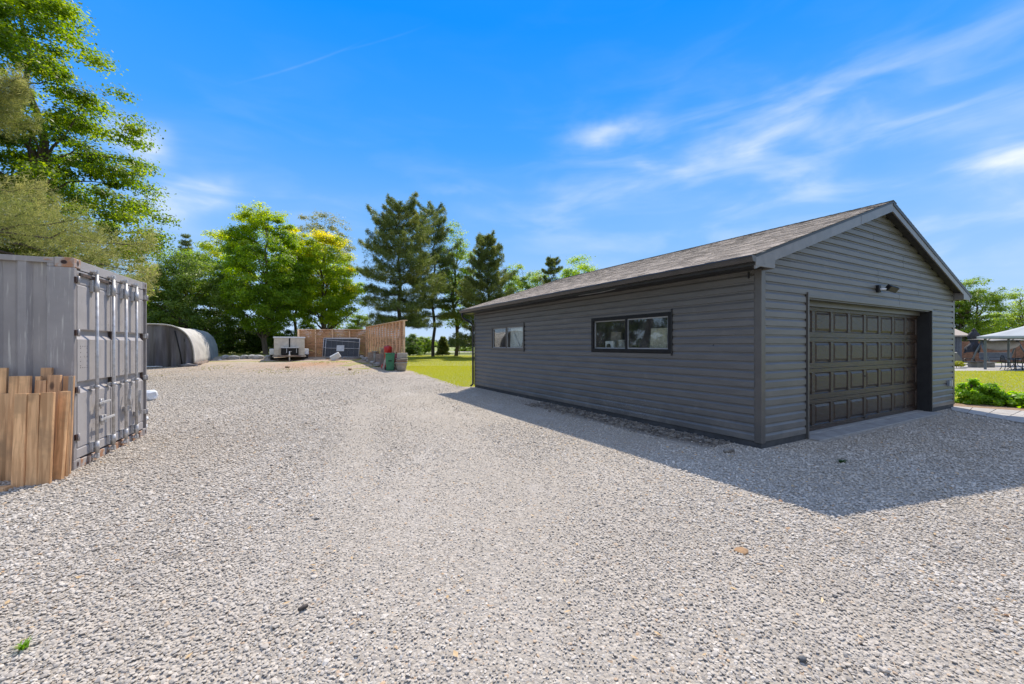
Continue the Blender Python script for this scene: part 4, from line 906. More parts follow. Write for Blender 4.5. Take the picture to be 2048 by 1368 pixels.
plank(-75, -10, 700, 1255, B2, 1, .038, 'weathered board at the left edge of the lumber stack, cut by the frame')
plank(-14, 54, 806, 1268, A_, 1, .038, 'front row board with dark grain, leftmost one fully in view')
plank(58, 124, 808, 1302, A_, 1.2, .038, 'straight honey coloured board, second in the front row of the stack', 18)
plank(126, 190, 807, 1296, A_, 1.2, .038, 'board with a brown stain near its top, third in the front row', 21)
plank(194, 266, 802, 1287, A_, 1.2, .038, 'wide board with knots in the middle of the front row', 19)
plank(262, 312, 797, 1268, A_, 1.1, .038, 'pale board turned a little sideways near the right of the front row', 12, .4)
plank(310, 345, 795, 1252, A_, 1.0, .038, 'narrow board standing next to last at the right of the front row', 8, .8)
plank(338, 357, 716, 1246, C2, .8, .02, 'thin grey edged lath at the right end of the stack', 5, 1.0)
for xl, xr, yt, m_, lab in ((-40, 28, 672, A_, 'tall clean board behind at the far left of the stack'), (22, 84, 716, A_, 'yellowish board in the rear row behind the leftmost front boards'), (86, 148, 714, A_, 'rear row board beside the yellowish one with an even top'), (146, 178, 718, A_, 'slim board in the rear row with a slanting edge'), (165, 224, 738, B2, 'short brown board set low in the rear row'), (183, 246, 672, B2, 'tallest brown board standing highest above the middle of the stack'), (226, 297, 710, B2, 'knotty grey brown board in the rear row right of the tallest'), (296, 356, 716, B2, 'weathered board at the right end of the rear row')):
    plank(xl, xr, yt, 1205, m_, .9 if yt < 700 else 1.0, .038, lab, 20)
for (a, b, lab) in (((-.2, 4.42), (.0, 0), 'offcut lying flat on gravel at the left edge below the boards'),):
    p = at(2, 983); o = MB().box(-.35, -.06, 0, .06, .06, .045).build('lumber_offcut', A_, None, .003); o.location = p; o.rotation_euler = (0, 0, R(15)); tag(o, lab, 'lumber offcut')
    p = at(-4, 968); o = MB().box(-.03, -.02, 0, .03, .02, .42).build('lumber_offcut', C2, None, .003); o.location = (p.x - .03, p.y, .01); o.rotation_euler = (0, R(-28), R(15)); tag(o, 'grey stick slanting against the bottom of the leftmost boards', 'lumber offcut')

# ------------------------------------------------------------------ fabric shelter
S0 = Vector((-21.85, 25.2)); sa = R(28.4)
S = empty('storage_shelter', (S0.x, S0.y, .17), sa, 'grey arched fabric storage shelter with charcoal front curtain beyond the container', 'shelter')
SWH, SHH = 1.95, 2.62
def arch(n, k=1.0):
    out = []
    for i in range(n + 1):
        a = math.pi * i / n; c, s_ = math.cos(a), math.sin(a)
        out.append((SWH * k * math.copysign(abs(c) ** .72, c) * (1 + .0), SHH * k * s_ ** .66))
    return out
def shell(name, y0, y1, k, m, ny=30, sd=0):
    r = np.random.default_rng(sd); V = []; F = []; n = 40
    for j in range(ny + 1):
        y = y0 + (y1 - y0) * j / ny; sag = .035 * math.sin(math.pi * ((y / 2.0) % 1.0)) ** .8
        for i, (x, z) in enumerate(arch(n, k)):
            s_ = 1 - sag * (0.6 + .4 * math.sin(i * .35)) + .006 * math.sin(i * 1.3 + y * 2.1) + .004 * math.sin(i * 2.9 - y * 3.7)
            V.append((x * s_, y, max(z * s_, -.02)))
    for j in range(ny):
        for i in range(n): a = j * (n + 1) + i; F.append((a, a + n + 1, a + n + 2, a + 1))
    me = np_mesh(name, V, F, m, True); o = obj(name, me, S); sd_ = o.modifiers.new('solid', 'SOLIDIFY'); sd_.thickness = .02; return o
shell('cover', .0, 6.6, 1.0, M['cov1'], 44); shell('rear_cover', 6.45, 10.3, 1.012, M['cov2'], 26, 1)
MB().tube([(x, -.02, z) for x, z in arch(40, 1.006)], .04, 8).build('front_hoop', M['cov1'], S)
# curtain with folds
V = []; F = []; n = 70; mz = 14
for j in range(mz + 1):
    for i in range(n + 1):
        u = -1 + 2 * i / n; a = math.acos(max(-1, min(1, math.copysign(min(1, abs(u)) ** (1 / .72), u)))); zt = SHH * math.sin(a) ** .66 * .985
        t_ = j / mz; z = zt * t_; amp = .22 * (1 - t_) ** .7 + .012
        y = .05 - amp * (math.sin(u * 17) * .5 + math.sin(u * 9 + 1.3) * .5 + .3 * math.sin(u * 31 + t_ * 2)) - .12 * (1 - t_)
        V.append((u * SWH * .985, y, z))
for j in range(mz):
    for i in range(n): a = j * (n + 1) + i; F.append((a, a + 1, a + n + 2, a + n + 1))
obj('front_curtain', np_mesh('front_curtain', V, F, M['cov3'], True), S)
MB().tube([(1.0, -.06, 2.25), (1.12, -.12, 1.7), (1.28, -.2, .9), (1.40, -.26, .1)], .035, 6).build('curtain_seam', M['black'], S)
MB().tube([(1.45, -.04, 1.75), (1.62, -.06, 1.1), (1.72, -.08, .1)], .02, 6).build('curtain_seam', M['black'], S)
mb = MB(); rk = random.Random(5); pts = []
for k in range(34): pts.append((1.93 + rk.uniform(-.02, .16), -.25 + k * .22, .07 + rk.uniform(0, .09)))
mb.tube(pts, [rk.uniform(.07, .15) for _ in pts], 8); mb.build('ground_skirt', M['skirt'], S)
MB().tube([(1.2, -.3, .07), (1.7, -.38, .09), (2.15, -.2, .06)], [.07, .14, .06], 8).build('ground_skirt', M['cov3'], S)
rock_obj('foam_board', S.location + Vector((-.35 * .88 + .5 * .475, -.35 * .475 - .5 * .88, .05)), .85, .14, .05, sa, M['white'], 'white flat panel lying at the foot of the charcoal curtain', 'panel', seed=4)
rock_obj('white_scrap', at(440, 720), .12, .10, .08, 0, M['white'], 'small white scrap at the rear corner of the fabric shelter', 'scrap', seed=6)

# ------------------------------------------------------------------ utility trailer
tp = at(579, 722); ta = math.atan2(-tp.x, tp.y)
Tr = empty('utility_trailer', tp, ta, 'weathered cream box trailer with black front toolbox parked by the cedar fence', 'trailer')
bw = 1.02
bx_ = MB().box(-bw, 0, .42, bw, 2.9, 1.72).build('box_body', M['trailer'], Tr, .02)
MB().box(-bw - .05, -.04, 1.72, bw + .05, 2.95, 1.83).build('lid', M['white'], Tr, .02)
MB().box(-.045, -.02, 1.02, .05, 0, 1.76).build('front_strap', M['black'], Tr)
MB().box(-1.12, -.10, .30, 1.12, 2.9, .42).build('chassis', M['lumberg'], Tr)
tb = MB().box(-.55, -.48, .46, .60, -.05, .98).build('toolbox', M['black'], Tr, .02); MB().box(-.58, -.50, .98, .63, -.04, 1.03).build('toolbox_lid', M['steel'], tb, .01); MB().box(-.2, -.495, .62, -.17, -.481, .95).box(.45, -.495, .62, .48, -.481, .95).build('latch', M['steel'], tb)
for sx_ in (-1, 1):
    MB().box(min(sx_*1.03, sx_*1.34), .8, .46, max(sx_*1.03, sx_*1.34), 2.2, .92).build('mudguard', M['white'], Tr, .05)
    wh = MB().tube([(sx_ * 1.08, 1.5, .31), (sx_ * 1.30, 1.5, .31)], .31, 24).build('wheel', M['rubber'], Tr); MB().tube([(sx_ * 1.29, 1.5, .31), (sx_ * 1.315, 1.5, .31)], .17, 16).build('rim', M['steel'], wh)
    MB().bar((sx_ * .75, -.05, .38), (0, -1.35, .42), .07, .09).build('drawbar', M['rust'], Tr)
MB().tube([(0, -1.4, .46), (0, -1.25, .46)], [.05, .06], 8).box(-.06, -1.35, .38, .06, -1.1, .52).build('coupling', M['trailer'], Tr)
jk = MB().tube([(0, -1.15, .03), (0, -1.15, .74)], .035, 8).build('jockey_stand', M['steel'], Tr); MB().bar((0, -1.15, .74), (.14, -1.2, .74), .02, .02).build('crank', M['steel'], jk); MB().box(-.09, -1.24, .0, .09, -1.06, .03).build('foot_plate', M['rust'], jk)

# ------------------------------------------------------------------ cedar screens
fb0, fb1, fs1 = Vector((-17.55, 34.0)), Vector((-11.95, 34.0)), Vector((-6.42, 24.75))
def cedar(name, a, b, label, topz, stud_every, gap, side_, tp_slope=0):
    d = (b - a); L = d.length; ang = math.atan2(d.y, d.x); g0 = float(hgt(a.x, a.y)) - .05
    g1 = float(hgt(b.x, b.y)) - .05
    g = min(g0, g1)
    F_ = empty(name, (a.x, a.y, g), ang, label, 'fence'); H = topz - g
    sl = .118; nz = int((H - .12) / (sl + gap)) + 1; sl = (H - .055 - .08) / nz - gap; ml = {}
    nb = max(1, round(L / 3.6)); seg = L / nb
    for i in range(nz):
        z = .08 + i * (sl + gap)
        for k in range(nb):
            o = MB().box(k * seg + .003, -.011, 0, (k + 1) * seg - .003, .011, sl).build('slat', M['cedar'], F_, .0) if 'm' not in ml else obj('slat', ml['m'], F_)
            if 'm' not in ml: ml['m'] = o.data
            else: pass
            o.location = ((k * seg) if o.data is ml['m'] and not (i == 0 and k == 0) else 0, random.uniform(-.004, .004), z)
    n = int(L / stud_every)
    for k in range(n + 1):
        x = k * L / n; w_ = .045 if k not in (0, n) else .075
        MB().box(x - w_, side_ * .013 if side_ > 0 else -.11, 0, x + w_, .11 if side_ > 0 else -.013, H - .05).build('stud', M['cedarp'], F_, .004)
    MB().box(-.09, -.13, H - .048, L + .09, .13, H).build('cap_rail', M['cedarp'], F_, .004)
    return F_
cedar('cedar_screen', fb0, fb1, 'long horizontal cedar slat fence standing behind the metal panels', zof(658.5, 34.0), 1.38, .012, -1)
cedar('cedar_screen', fb1 + Vector((.06, -.15)), fs1, 'tall cedar slat fence with many studs running towards the lawn', zof(640, 24.75), .80, .022, -1)

# ------------------------------------------------------------------ stacked steel barrier panels
def barrier(px, py, wid, hgt_, yaw, lean, label, infill=True, skew=0):
    p = at(px, py); E = empty('barrier_panel', (p.x, p.y, p.z + .03), R(yaw), label, 'barrier panel', 'steel barrier panels stacked against the cedar fence'); E.rotation_euler = (R(-lean), 0, R(yaw))
    r_ = .024
    mb = MB()
    for a, b in (((0, 0, 0), (0, 0, hgt_)), ((wid, 0, 0), (wid, 0, hgt_)), ((0, 0, hgt_), (wid, 0, hgt_)), ((0, 0, .03), (wid, 0, .03))): mb.tube([a, b], r_, 8)
    mb.build('frame', M['steel'], E)
    MB().tube([(0, -.01, hgt_ * .5), (wid, -.01, hgt_ * .47)], .018, 8).build('cross_rail', M['steel'], E)
    MB().tube([(0, -.02, hgt_ * .93 - skew), (wid, -.02, hgt_ * .80)], .016, 8).build('cross_rail', M['steel'], E)
    if infill: MB().box(.03, .012, .05, wid - .03, .02, hgt_ - .03).build('mesh_infill', mat('dark_mesh_infill', (.035, .042, .055), (.05, .058, .075), .7, 3), E)
    if infill:
        for k_ in range(1, 6): MB().tube([(wid * k_ / 6, .0, .03), (wid * k_ / 6, .0, hgt_)], .0025, 4).build('wire', M['steel'], E)
    return E
bl = ['rearmost and leftmost steel barrier panel of the stack', 'second steel barrier panel from the left of the stack', 'third steel barrier panel from the left of the stack', 'steel barrier panel just behind the front one', 'front steel barrier panel with a white sign on it']
for k, (px, py) in enumerate(((633, 712), (637, 712.6), (641, 713.3), (645, 714), (649.5, 715.5))):
    E = barrier(px, py, 2.72 + .02 * k, 1.60 - .02 * k, -1 - .8 * k, 8, bl[k], k > 1, .0)
    if k == 4: 
        sg = MB().box(.95, -.05, .50, 1.58, -.04, .98).build('sign_board', mat('faded_sign', (.55, .58, .62), (.45, .48, .52), .6, 6), None); sg.parent = E
MB_ = MB().box(-.36, -.03, -.2, .36, .2, .22).build('plastic_tote', M['white'], None, .04); p = at(671, 721); MB_.location = (p.x, p.y, p.z + .27); MB_.rotation_euler = (R(12), R(-30), R(18)); tag(MB_, 'pale plastic tote tipped over in front of the barrier panels', 'tote')
# other things along the screens
def jk_at(px, py):
    p = at(px, py)
    if px < 725: return p
    Y = p.y * .93; return atY(px, Y)
def junkbox(name, px, py, w_, d_, h_, yaw, m, label, cat, bevel=.01, lean=0, dz=0, group=None):
    p = jk_at(px, py); o = MB().box(-w_/2, 0, 0, w_/2, d_, h_).build(name, m, None, bevel); o.location = (p.x, p.y, p.z + dz); o.rotation_euler = (R(lean), 0, R(yaw)); return tag(o, label, cat, group)
def lid(o, w_, d_, h_, m, name='lid'): return MB().box(-w_/2 - .02, -.02, h_, w_/2 + .02, d_ + .02, h_ + .04).build(name, m, o, .01)
o = junkbox('storage_bin', 619, 713, .52, .4, .42, 28, M['slate'], 'grey blue storage bin with pale lid right behind the trailer', 'storage bin'); lid(o, .52, .4, .42, M['white'])
o = junkbox('storage_bin', 629, 713, .45, .4, .34, 28, M['post'], 'dark grey storage bin between the trailer and the barrier panels', 'storage bin'); lid(o, .45, .4, .34, M['post'])
def slatbox(name, px, py, w_, d_, h_, yaw, m, label, cat, n=5, lean=0):
    p = jk_at(px, py); E = empty(name, p, R(yaw), label, cat); E.rotation_euler = (R(lean), 0, R(yaw)); g = h_ / n
    for k in range(n):
        MB().box(-w_/2, 0, k * g + .008, w_/2, .018, (k + 1) * g - .008).build('plank', m, E); MB().box(-w_/2, d_ - .018, k * g + .008, w_/2, d_, (k + 1) * g - .008).build('plank', m, E)
        MB().box(-w_/2, .019, k * g + .008, -w_/2 + .018, d_ - .019, (k + 1) * g - .008).build('plank', m, E); MB().box(w_/2 - .018, .019, k * g + .008, w_/2, d_ - .019, (k + 1) * g - .008).build('plank', m, E)
    MB().box(-w_/2 + .019, .019, .01, w_/2 - .019, d_ - .019, .03).build('bottom', m, E)
    return E
o = junkbox('grey_cabinet', 730, 703, .60, .30, 1.15, 10, mat('grey_board', (.28, .28, .25), (.23, .23, .21), .7, 5), 'grey green flat board panel standing at the inner fence corner', 'board panel', .01, 0, .0)
MB().box(-.29, -.012, .03, .29, -.001, 1.12).build('front_sheet', M['lumberg'], o, .004)
slatbox('wooden_crate', 741, 722, .62, .5, .80, -32, M['oldwood'], 'pinkish wooden crate standing beside the rocks near the barrier panels', 'crate', 4)
slatbox('wooden_crate', 757, 727, .48, .4, .78, -28, M['oldwood'], 'open wooden crate between the grey post and the leaning plank', 'crate', 5)
p = jk_at(750, 724); o = MB().tube([(0, 0, 0), (0, 0, .85)], .11, 12).build('concrete_pillar', M['concrete']); MB().box(-.15, -.15, .85, .15, .15, .92).build('cap', M['concrete'], o); o.location = p; tag(o, 'grey round post with square cap between the two wooden crates', 'post')
p = atY(764, 28.2); E = empty('wooden_rack', p + Vector((.0, .0, 0)), R(-40), 'tall slatted wooden rack leaning on the studded cedar fence', 'rack'); E.rotation_euler = (R(-10), 0, R(-40))
for k in range(7): MB().box(-.42 + k * .13, 0, 0, -.36 + k * .13, .025, 1.15 + .04 * math.sin(k)).build('slat', M['oldwood'], E)
for z_ in (.15, 1.0): MB().box(-.45, .026, z_, .5, .05, z_ + .07).build('cross_bar', M['oldwood'], E)
MB().box(-.6, -.05, 1.16, .62, .08, 1.2).build('shelf', M['lumberg'], E)
o = junkbox('leaning_plank', 765, 735, .16, .04, .95, -30, M['lumberg'], 'short brown plank leaning just left of the green bin', 'plank', .003, -14); o.rotation_euler = (R(-14), R(8), R(-30))
# red things
p = atY(776, 26.3); E = empty('red_barrel', p, 0, 'round bright red barrel standing behind the green bin', 'barrel')
MB().lathe([(.2, 0), (.23, .15), (.23, 1.0), (.25, 1.02), (.255, 1.28), (.235, 1.36), (.16, 1.40), (.05, 1.41)], n=28).build('body', M['red'], E); MB().lathe([(.10, 1.39), (.10, 1.43), (.05, 1.45)], n=14).build('cap', M['dred'], E)
p = atY(792, 25.3); o = MB().lathe([(.15, 0), (.24, .08), (.27, .3), (.25, .52), (.12, .62), (.05, .66)], n=18).build('red_buoy', M['dred']); MB().tube([(0, 0, .66), (.06, 0, .72), (0, 0, .78)], .02, 6).build('handle', M['black'], o); o.location = p + Vector((0, 0, .30)); tag(o, 'dark red rounded container between green bin and planters', 'container')
p = at(767, 738); E = empty('fuel_can', p, R(20), 'small red jerry can with pale spout beside the green bin', 'fuel can')
MB().box(-.13, -.09, 0, .13, .09, .26).build('body', M['red'], E, .03); MB().bar((-.08, 0, .30), (.06, 0, .30), .03, .03).bar((-.08, 0, .25), (-.08, 0, .31), .03, .03).bar((.05, 0, .25), (.05, 0, .31), .03, .03).build('handle', M['red'], E); MB().tube([(.09, 0, .26), (.11, 0, .36), (.06, -.02, .52)], [.035, .03, .03], 8).build('spout', M['white'], E)
# green wheelie bin
p = at(780, 741); E = empty('green_bin', p, R(18), 'green wheeled organics bin standing at the fence end', 'wheelie bin')
q0 = [Vector((x, y, 0)) for x, y in ((-.21, -.2), (.21, -.2), (.21, .22), (-.21, .22))]; q1 = [Vector((x, y, .98)) for x, y in ((-.26, -.26), (.26, -.26), (.26, .27), (-.26, .27))]
MB().sweep(None, q0, q1).build('body', M['green'], E, .03)
MB().box(-.29, -.30, .98, .29, .33, 1.03).build('lid', M['green'], E, .02); MB().box(-.10, -.262, .55, .10, -.235, .60).build('grip', M['black'], E)
MB().tube([(-.2, .34, .93), (.2, .34, .93)], .02, 8).build('handle', M['green'], E)
MB().box(-.13, -.235, .08, .13, -.215, .42).build('front_rib', M['green'], E, .008)
for sx_ in (-.24, .24): MB().tube([(sx_ - .03, .24, .1), (sx_ + .03, .24, .1)], .1, 16).build('wheel', M['rubber'], E)
# planters
pt = [(.22, 0), (.27, .2), (.32, .46), (.35, .47), (.35, .53), (.31, .53), (.29, .48), (.2, .05)]
for (px, py, sc, m_, lab) in ((803, 742.5, 1.0, M['beige'], 'front beige round planter at the end of the cedar fence'), (792, 739, .80, M['beige'], 'beige planter half hidden behind the green bin')):
    p = at(px, py); o = MB().lathe([(r_ * sc, z_ * sc) for r_, z_ in pt], n=28).build('planter_pot', m_); o.location = p; tag(o, lab, 'planter')
for k in range(2):
    p = at(803, 742.5); o = MB().lathe([(.26, 0), (.30, .04), (.34, .05), (.34, .10), (.30, .10), (.28, .03)], n=28).build('planter_pot', M['beige'] if k else mat('pinkish_clay', (.38, .25, .19), None, .8)); o.location = p + Vector((.02, 0, .535 + .105 * k)); tag(o, ('pinkish planter rim nested on the front beige pot', 'upper beige planter rim nested above the pinkish one')[k], 'planter')
p = at(803, 742.5); o = MB().box(-.28, -.2, 0, .28, .2, .30).build('planter_box', M['beige'], None, .04); MB().box(-.24, -.16, .301, .24, .16, .31).build('soil', M['mulch'], o); o.location = p + Vector((.03, .05, .76)); o.rotation_euler = (0, 0, R(10)); tag(o, 'square beige planter box on top of the pot stack', 'planter')
# rocks edging
rk = random.Random(11)
rl = [(716, 716, .30, 'rounded grey rock first in the row by the barrier panels'), (724, 718, .28, 'grey rock second in the row by the barrier panels'), (731, 722, .30, 'pale rock in front of the pinkish crate'), (738, 725, .24, 'small rock between pinkish crate and gravel'), (745, 729, .26, 'blue grey rock near the round post'), (754, 734, .30, 'pale squarish rock in front of the open crate')]
for i, (px, py, s_, lab) in enumerate(rl): rock_obj('edging_rock', at(px, py - 1) + Vector((0, 0, s_ * .42)), s_, s_ * .75, s_ * .5, rk.uniform(0, 3), M['rock'], lab, 'rock', 'rocks edging the fence corner', i)
x = 446; i = 0
adj = ['first', 'second', 'third', 'fourth', 'fifth', 'sixth', 'seventh', 'eighth', 'ninth', 'tenth']
while x < 540:
    s_ = rk.uniform(.28, .5); p = at(x, 717 - rk.uniform(0, 1)); o = rock_obj('edging_rock', p + Vector((0, .3, .06)), s_, .3, .24, rk.uniform(-.3, .3), M['rock'], adj[i % 10] + ' grey kerb rock below the trees, counted rightwards from the shelter', 'rock', 'kerb rocks below the trees', 50 + i); x += s_ * 2 / p.y * FPX * .95; i += 1
for i, (px, py, lab) in enumerate(((655, 719, 'small dark red scrap left of the tipped tote'), (690, 718, 'small brown clod right of the tipped tote'), (700, 740, 'small dark clod out on the gravel in front of the panels'), (575, 736, 'tiny clod on the gravel in front of the trailer'))):
    rock_obj('clod', at(px, py) + Vector((0, 0, .05)), .14, .1, .07, i, M['mulch'], lab, 'clod', None, 80 + i)
# ------------------------------------------------------------------ vegetation
def leaves(Cn, Nm, L, Wd, rg, fold=.18):
    n = len(Cn); Nm = Nm / np.linalg.norm(Nm, axis=1, keepdims=True)
    a = rg.normal(size=(n, 3)); U = a - Nm * (a * Nm).sum(1, keepdims=True); U /= np.linalg.norm(U, axis=1, keepdims=True); W_ = np.cross(Nm, U)
    L = L[:, None]; Wd = Wd[:, None]
    V = np.stack([Cn - U * L * .5, Cn - W_ * Wd * .5 + Nm * L * fold * .5, Cn + U * L * .5, Cn + W_ * Wd * .5 + Nm * L * fold * .5], 1).reshape(-1, 3)
    F = np.arange(n * 4).reshape(n, 4); return V, F
def limb(mb, a, b, r0, r1, rg, n=6, sag=.12, sides=6):
    a = np.array(a, float); b = np.array(b, float); L = np.linalg.norm(b - a); off = rg.normal(size=3) * L * sag * .5; pts = []
    for i in range(n + 1):
        t = i / n; p = a + (b - a) * t + off * math.sin(math.pi * t) + np.array([0, 0, 1]) * L * .10 * math.sin(math.pi * t) * (1 if b[2] > a[2] else 0) + rg.normal(size=3) * L * .012 * (0 < i < n)
        pts.append(p)
    mb.tube([tuple(p) for p in pts], [r0 + (r1 - r0) * (i / n) ** .8 for i in range(n + 1)], sides, cap=False); return pts
PROF = {'round': lambda t: math.sin(math.pi * min(max(t, .02), .985) ** .85) ** .55, 'cone': lambda t: (1 - t) ** .75 * min(1, .35 + t * 3.0), 'maple': lambda t: (min(1, .55 + t * 1.6)) * (1 - max(0, t - .25) / .75) ** .62,
        'col': lambda t: min(1, .5 + 1.4 * t) * (1 - t ** 3) ** .6, 'bush': lambda t: (1 - t ** 2.2) ** .6, 'vase': lambda t: (.35 + .9 * t) * (1 - max(0, t - .6) / .42) ** .5}
def decid(name, label, loc, H, Rm, zb, kind, lm, bark, seed, nclump=150, per=160, leaf=.24,  clump=.17, trunk_r=.2, yellow=0, group=None, cat='tree', shell_=.6, top_tone=.0, stems=1, lean=(0, 0), noise=.22, flat=.6):
    rg = np.random.default_rng(seed); E = empty(name, loc, 0, label, cat, group); pf = PROF[kind]
    ph = rg.uniform(0, 6.28, 4); cc = []; tries = 0
    while len(cc) < nclump:
        t = rg.random(); r = pf(t)
        if rg.random() > r ** 1.6 + .06: continue
        an = rg.uniform(0, 6.28); lob = 1 + noise * (math.sin(2 * an + ph[0] + 3 * t) * .5 + math.sin(3 * an + ph[1] - 7 * t) * .4 + math.sin(5 * an + ph[2] + 11 * t) * .4)
        rad = Rm * r * lob * rg.random() ** (.5 * shell_ + .02) ; z = zb + (H - zb) * t * (1 + .03 * rg.normal())
        cc.append((rad * math.cos(an) + lean[0] * t * H, rad * math.sin(an) + lean[1] * t * H, z, t, rad / (Rm + 1e-6)))
    cc = np.array(cc); cs = Rm * clump * rg.uniform(.65, 1.4, nclump)
    idx = np.repeat(np.arange(nclump), (per * 1.3 * rg.uniform(.6, 1.4, nclump)).astype(int)); n = len(idx)
    d = rg.normal(size=(n, 3)); d /= np.linalg.norm(d, axis=1, keepdims=True); rr_ = rg.random(n)[:, None] ** .45
    P_ = cc[idx, :3] + d * rr_ * cs[idx, None] * np.array([1.15, 1.15, flat]) * (1 + .25 * rg.normal(size=(n, 1)))
    Cc = np.array([lean[0] * .5 * H, lean[1] * .5 * H, zb + (H - zb) * .4]); out = P_ - Cc; out /= np.linalg.norm(out, axis=1, keepdims=True)
    Nm = d * .5 + out * .45 + np.array([0, 0, .7]) + rg.normal(size=(n, 3)) * .55
    L = leaf * .84 * rg.uniform(.6, 1.3, n); V, F = leaves(P_, Nm, L, L * .62, rg)
    tone = np.clip(rg.uniform(0, 1, nclump) * .75 + .2 * cc[:, 3] + top_tone * cc[:, 3], 0, 1)
    at_ = {'tone': np.repeat(tone[idx], 4)}
    yv = np.clip((cc[:, 3] - .72) * 4 + rg.normal(size=nclump) * .3, 0, 1) * yellow if yellow else np.zeros(nclump)
    if yellow: yv = np.where(cc[:, 3] > .35, np.maximum(yv, yellow * .8 * (rg.random(nclump) < .12) * (cc[:, 4] > .6)), yv)
    at_['yel'] = np.repeat(np.clip(yv[idx] + rg.normal(size=n) * .1 * (yv[idx] > .05), 0, 1), 4)
    obj('crown', np_mesh('crown', V, F, lm, False, at_), E)
    mb = MB()
    tops = []
    for s in range(stems):
        bx, by = (0, 0) if stems == 1 else (rg.uniform(-.3, .3) * stems * .4, rg.uniform(-.3, .3)); top = (lean[0] * H * .8 + bx * 2.5, lean[1] * H * .8 + by * 2, H * .86)
        tops.append(limb(mb, (bx, by, -.15), top, trunk_r * (1 if stems == 1 else .5), trunk_r * .14, rg, 12, .03, 9))
    base = MB()
    order = rg.permutation(nclump)[:min(nclump, 60)]
    for k in order:
        c = cc[k, :3]; tr_ = tops[rg.integers(0, len(tops))]; zt = max(zb * .75, c[2] - cc[k, 4] * Rm * .75 - .2); j = min(range(len(tr_)), key=lambda q: abs(tr_[q][2] - zt)); f = 1 - tr_[j][2] / H
        limb(mb, tr_[j], c, max(trunk_r * .42 * f, .02), .012, rg, 5, .14, 5)
    mb.build('trunk', bark, E, fix=False); return E
def conifer(name, label, loc, H, Rm, zb, lm, seed, layers=26, nb=6, per=60, ln=.30, wd=.05, trunk_r=.22, up=.15, power=.8, group=None, irregular=.25, zs=.0, azr=None, gap=.0, cat='tree', shape=None, ragged=1.0, thick=.16):
    rg = np.random.default_rng(seed); E = empty(name, loc, 0, label, cat, group); mb = MB()
    tk = limb(mb, (0, 0, -.15), (rg.normal() * .15, rg.normal() * .15, H * .985), trunk_r, .02, rg, 14, .01, 9)
    Cs = []; Ns = []; Ls = []; To = []
    for i in range(layers):
        t = (i + rg.uniform(-.3, .3)) / layers; t = min(max(t, 0), .995); z = zb + (H - zb) * t; Lb = Rm * (shape(t) if shape else (1 - t) ** power) + .25
        for b in range(nb):
            if rg.random() < gap: continue
            a = rg.uniform(*azr) if azr else 6.283 * (b + rg.uniform(-.35, .35)) / nb + i * 1.1
            l_ = Lb * rg.uniform(1 - irregular * 1.6, 1 + irregular * .5); el_ = up + .5 * t + rg.normal() * .08; tone = rg.uniform(0, 1)
            dirv = np.array([math.cos(a), math.sin(a), 0]); lat = np.array([-dirv[1], dirv[0], 0]); p0 = np.array([0, 0, z])
            npt = 7; pts = []
            for k in range(npt):
                s = k / (npt - 1); pts.append(p0 + dirv * l_ * s + np.array([0, 0, 1]) * l_ * (el_ * s - .22 * s * s * (1 - t) + .16 * s ** 3) + rg.normal(size=3) * .02 * l_ * (k > 0))
            mb.tube([tuple(p) for p in pts], [max(.02, trunk_r * .2 * (1 - t)) * (1 - .92 * k / (npt - 1)) + .004 for k in range(npt)], 5, cap=False)
            n = int(per * (l_ / Rm + .25)); s = rg.uniform(.22, 1.03, n) ** .85; pts = np.array(pts)
            base = np.stack([np.interp(np.clip(s, 0, 1), np.linspace(0, 1, npt), pts[:, c]) for c in range(3)], 1) + dirv * np.maximum(s - 1, 0)[:, None] * l_
            spread = .30 * l_ * np.sin(np.pi * np.clip(s, .15, .97)) * ragged + .06
            q = rg.uniform(-1, 1, n); q = np.round(q * 4) / 4 + rg.normal(size=n) * .07
            c_ = base + lat * (q * spread)[:, None] + dirv * (np.abs(q) * spread * .55)[:, None] + np.array([0, 0, 1]) * (rg.normal(size=n) * .3 * thick * math.sqrt(max(l_, .5)) + .04)[:, None]
            m_ = 7
            cen = np.repeat(c_, m_, 0) + rg.normal(size=(n * m_, 3)) * ln * .30; U = rg.normal(size=(n * m_, 3)) * .8 + dirv * .7 + np.array([0, 0, .55])
            Cs.append(cen); Ns.append(U); To.append(np.full(n * m_, tone) * .7 + np.repeat(np.clip(s, 0, 1), m_) * .3)  # needle colour lightened towards the bough tips to look lit
    Cn = np.concatenate(Cs); U = np.concatenate(Ns); n = len(Cn); U /= np.linalg.norm(U, axis=1, keepdims=True)
    a = rg.normal(size=(n, 3)); W_ = np.cross(U, a); W_ /= np.linalg.norm(W_, axis=1, keepdims=True); L = (ln * rg.uniform(.7, 1.3, n))[:, None]; w2 = wd
    V = np.stack([Cn - U * L * .5, Cn - W_ * w2 * .5, Cn + U * L * .5, Cn + W_ * w2 * .5], 1).reshape(-1, 3)
    obj('crown', np_mesh('crown', V, np.arange(n * 4).reshape(n, 4), lm, False, {'tone': np.repeat(np.concatenate(To), 4), 'yel': np.zeros(n * 4)}), E)
    mb.build('trunk', M['pbark'], E, fix=False); return E
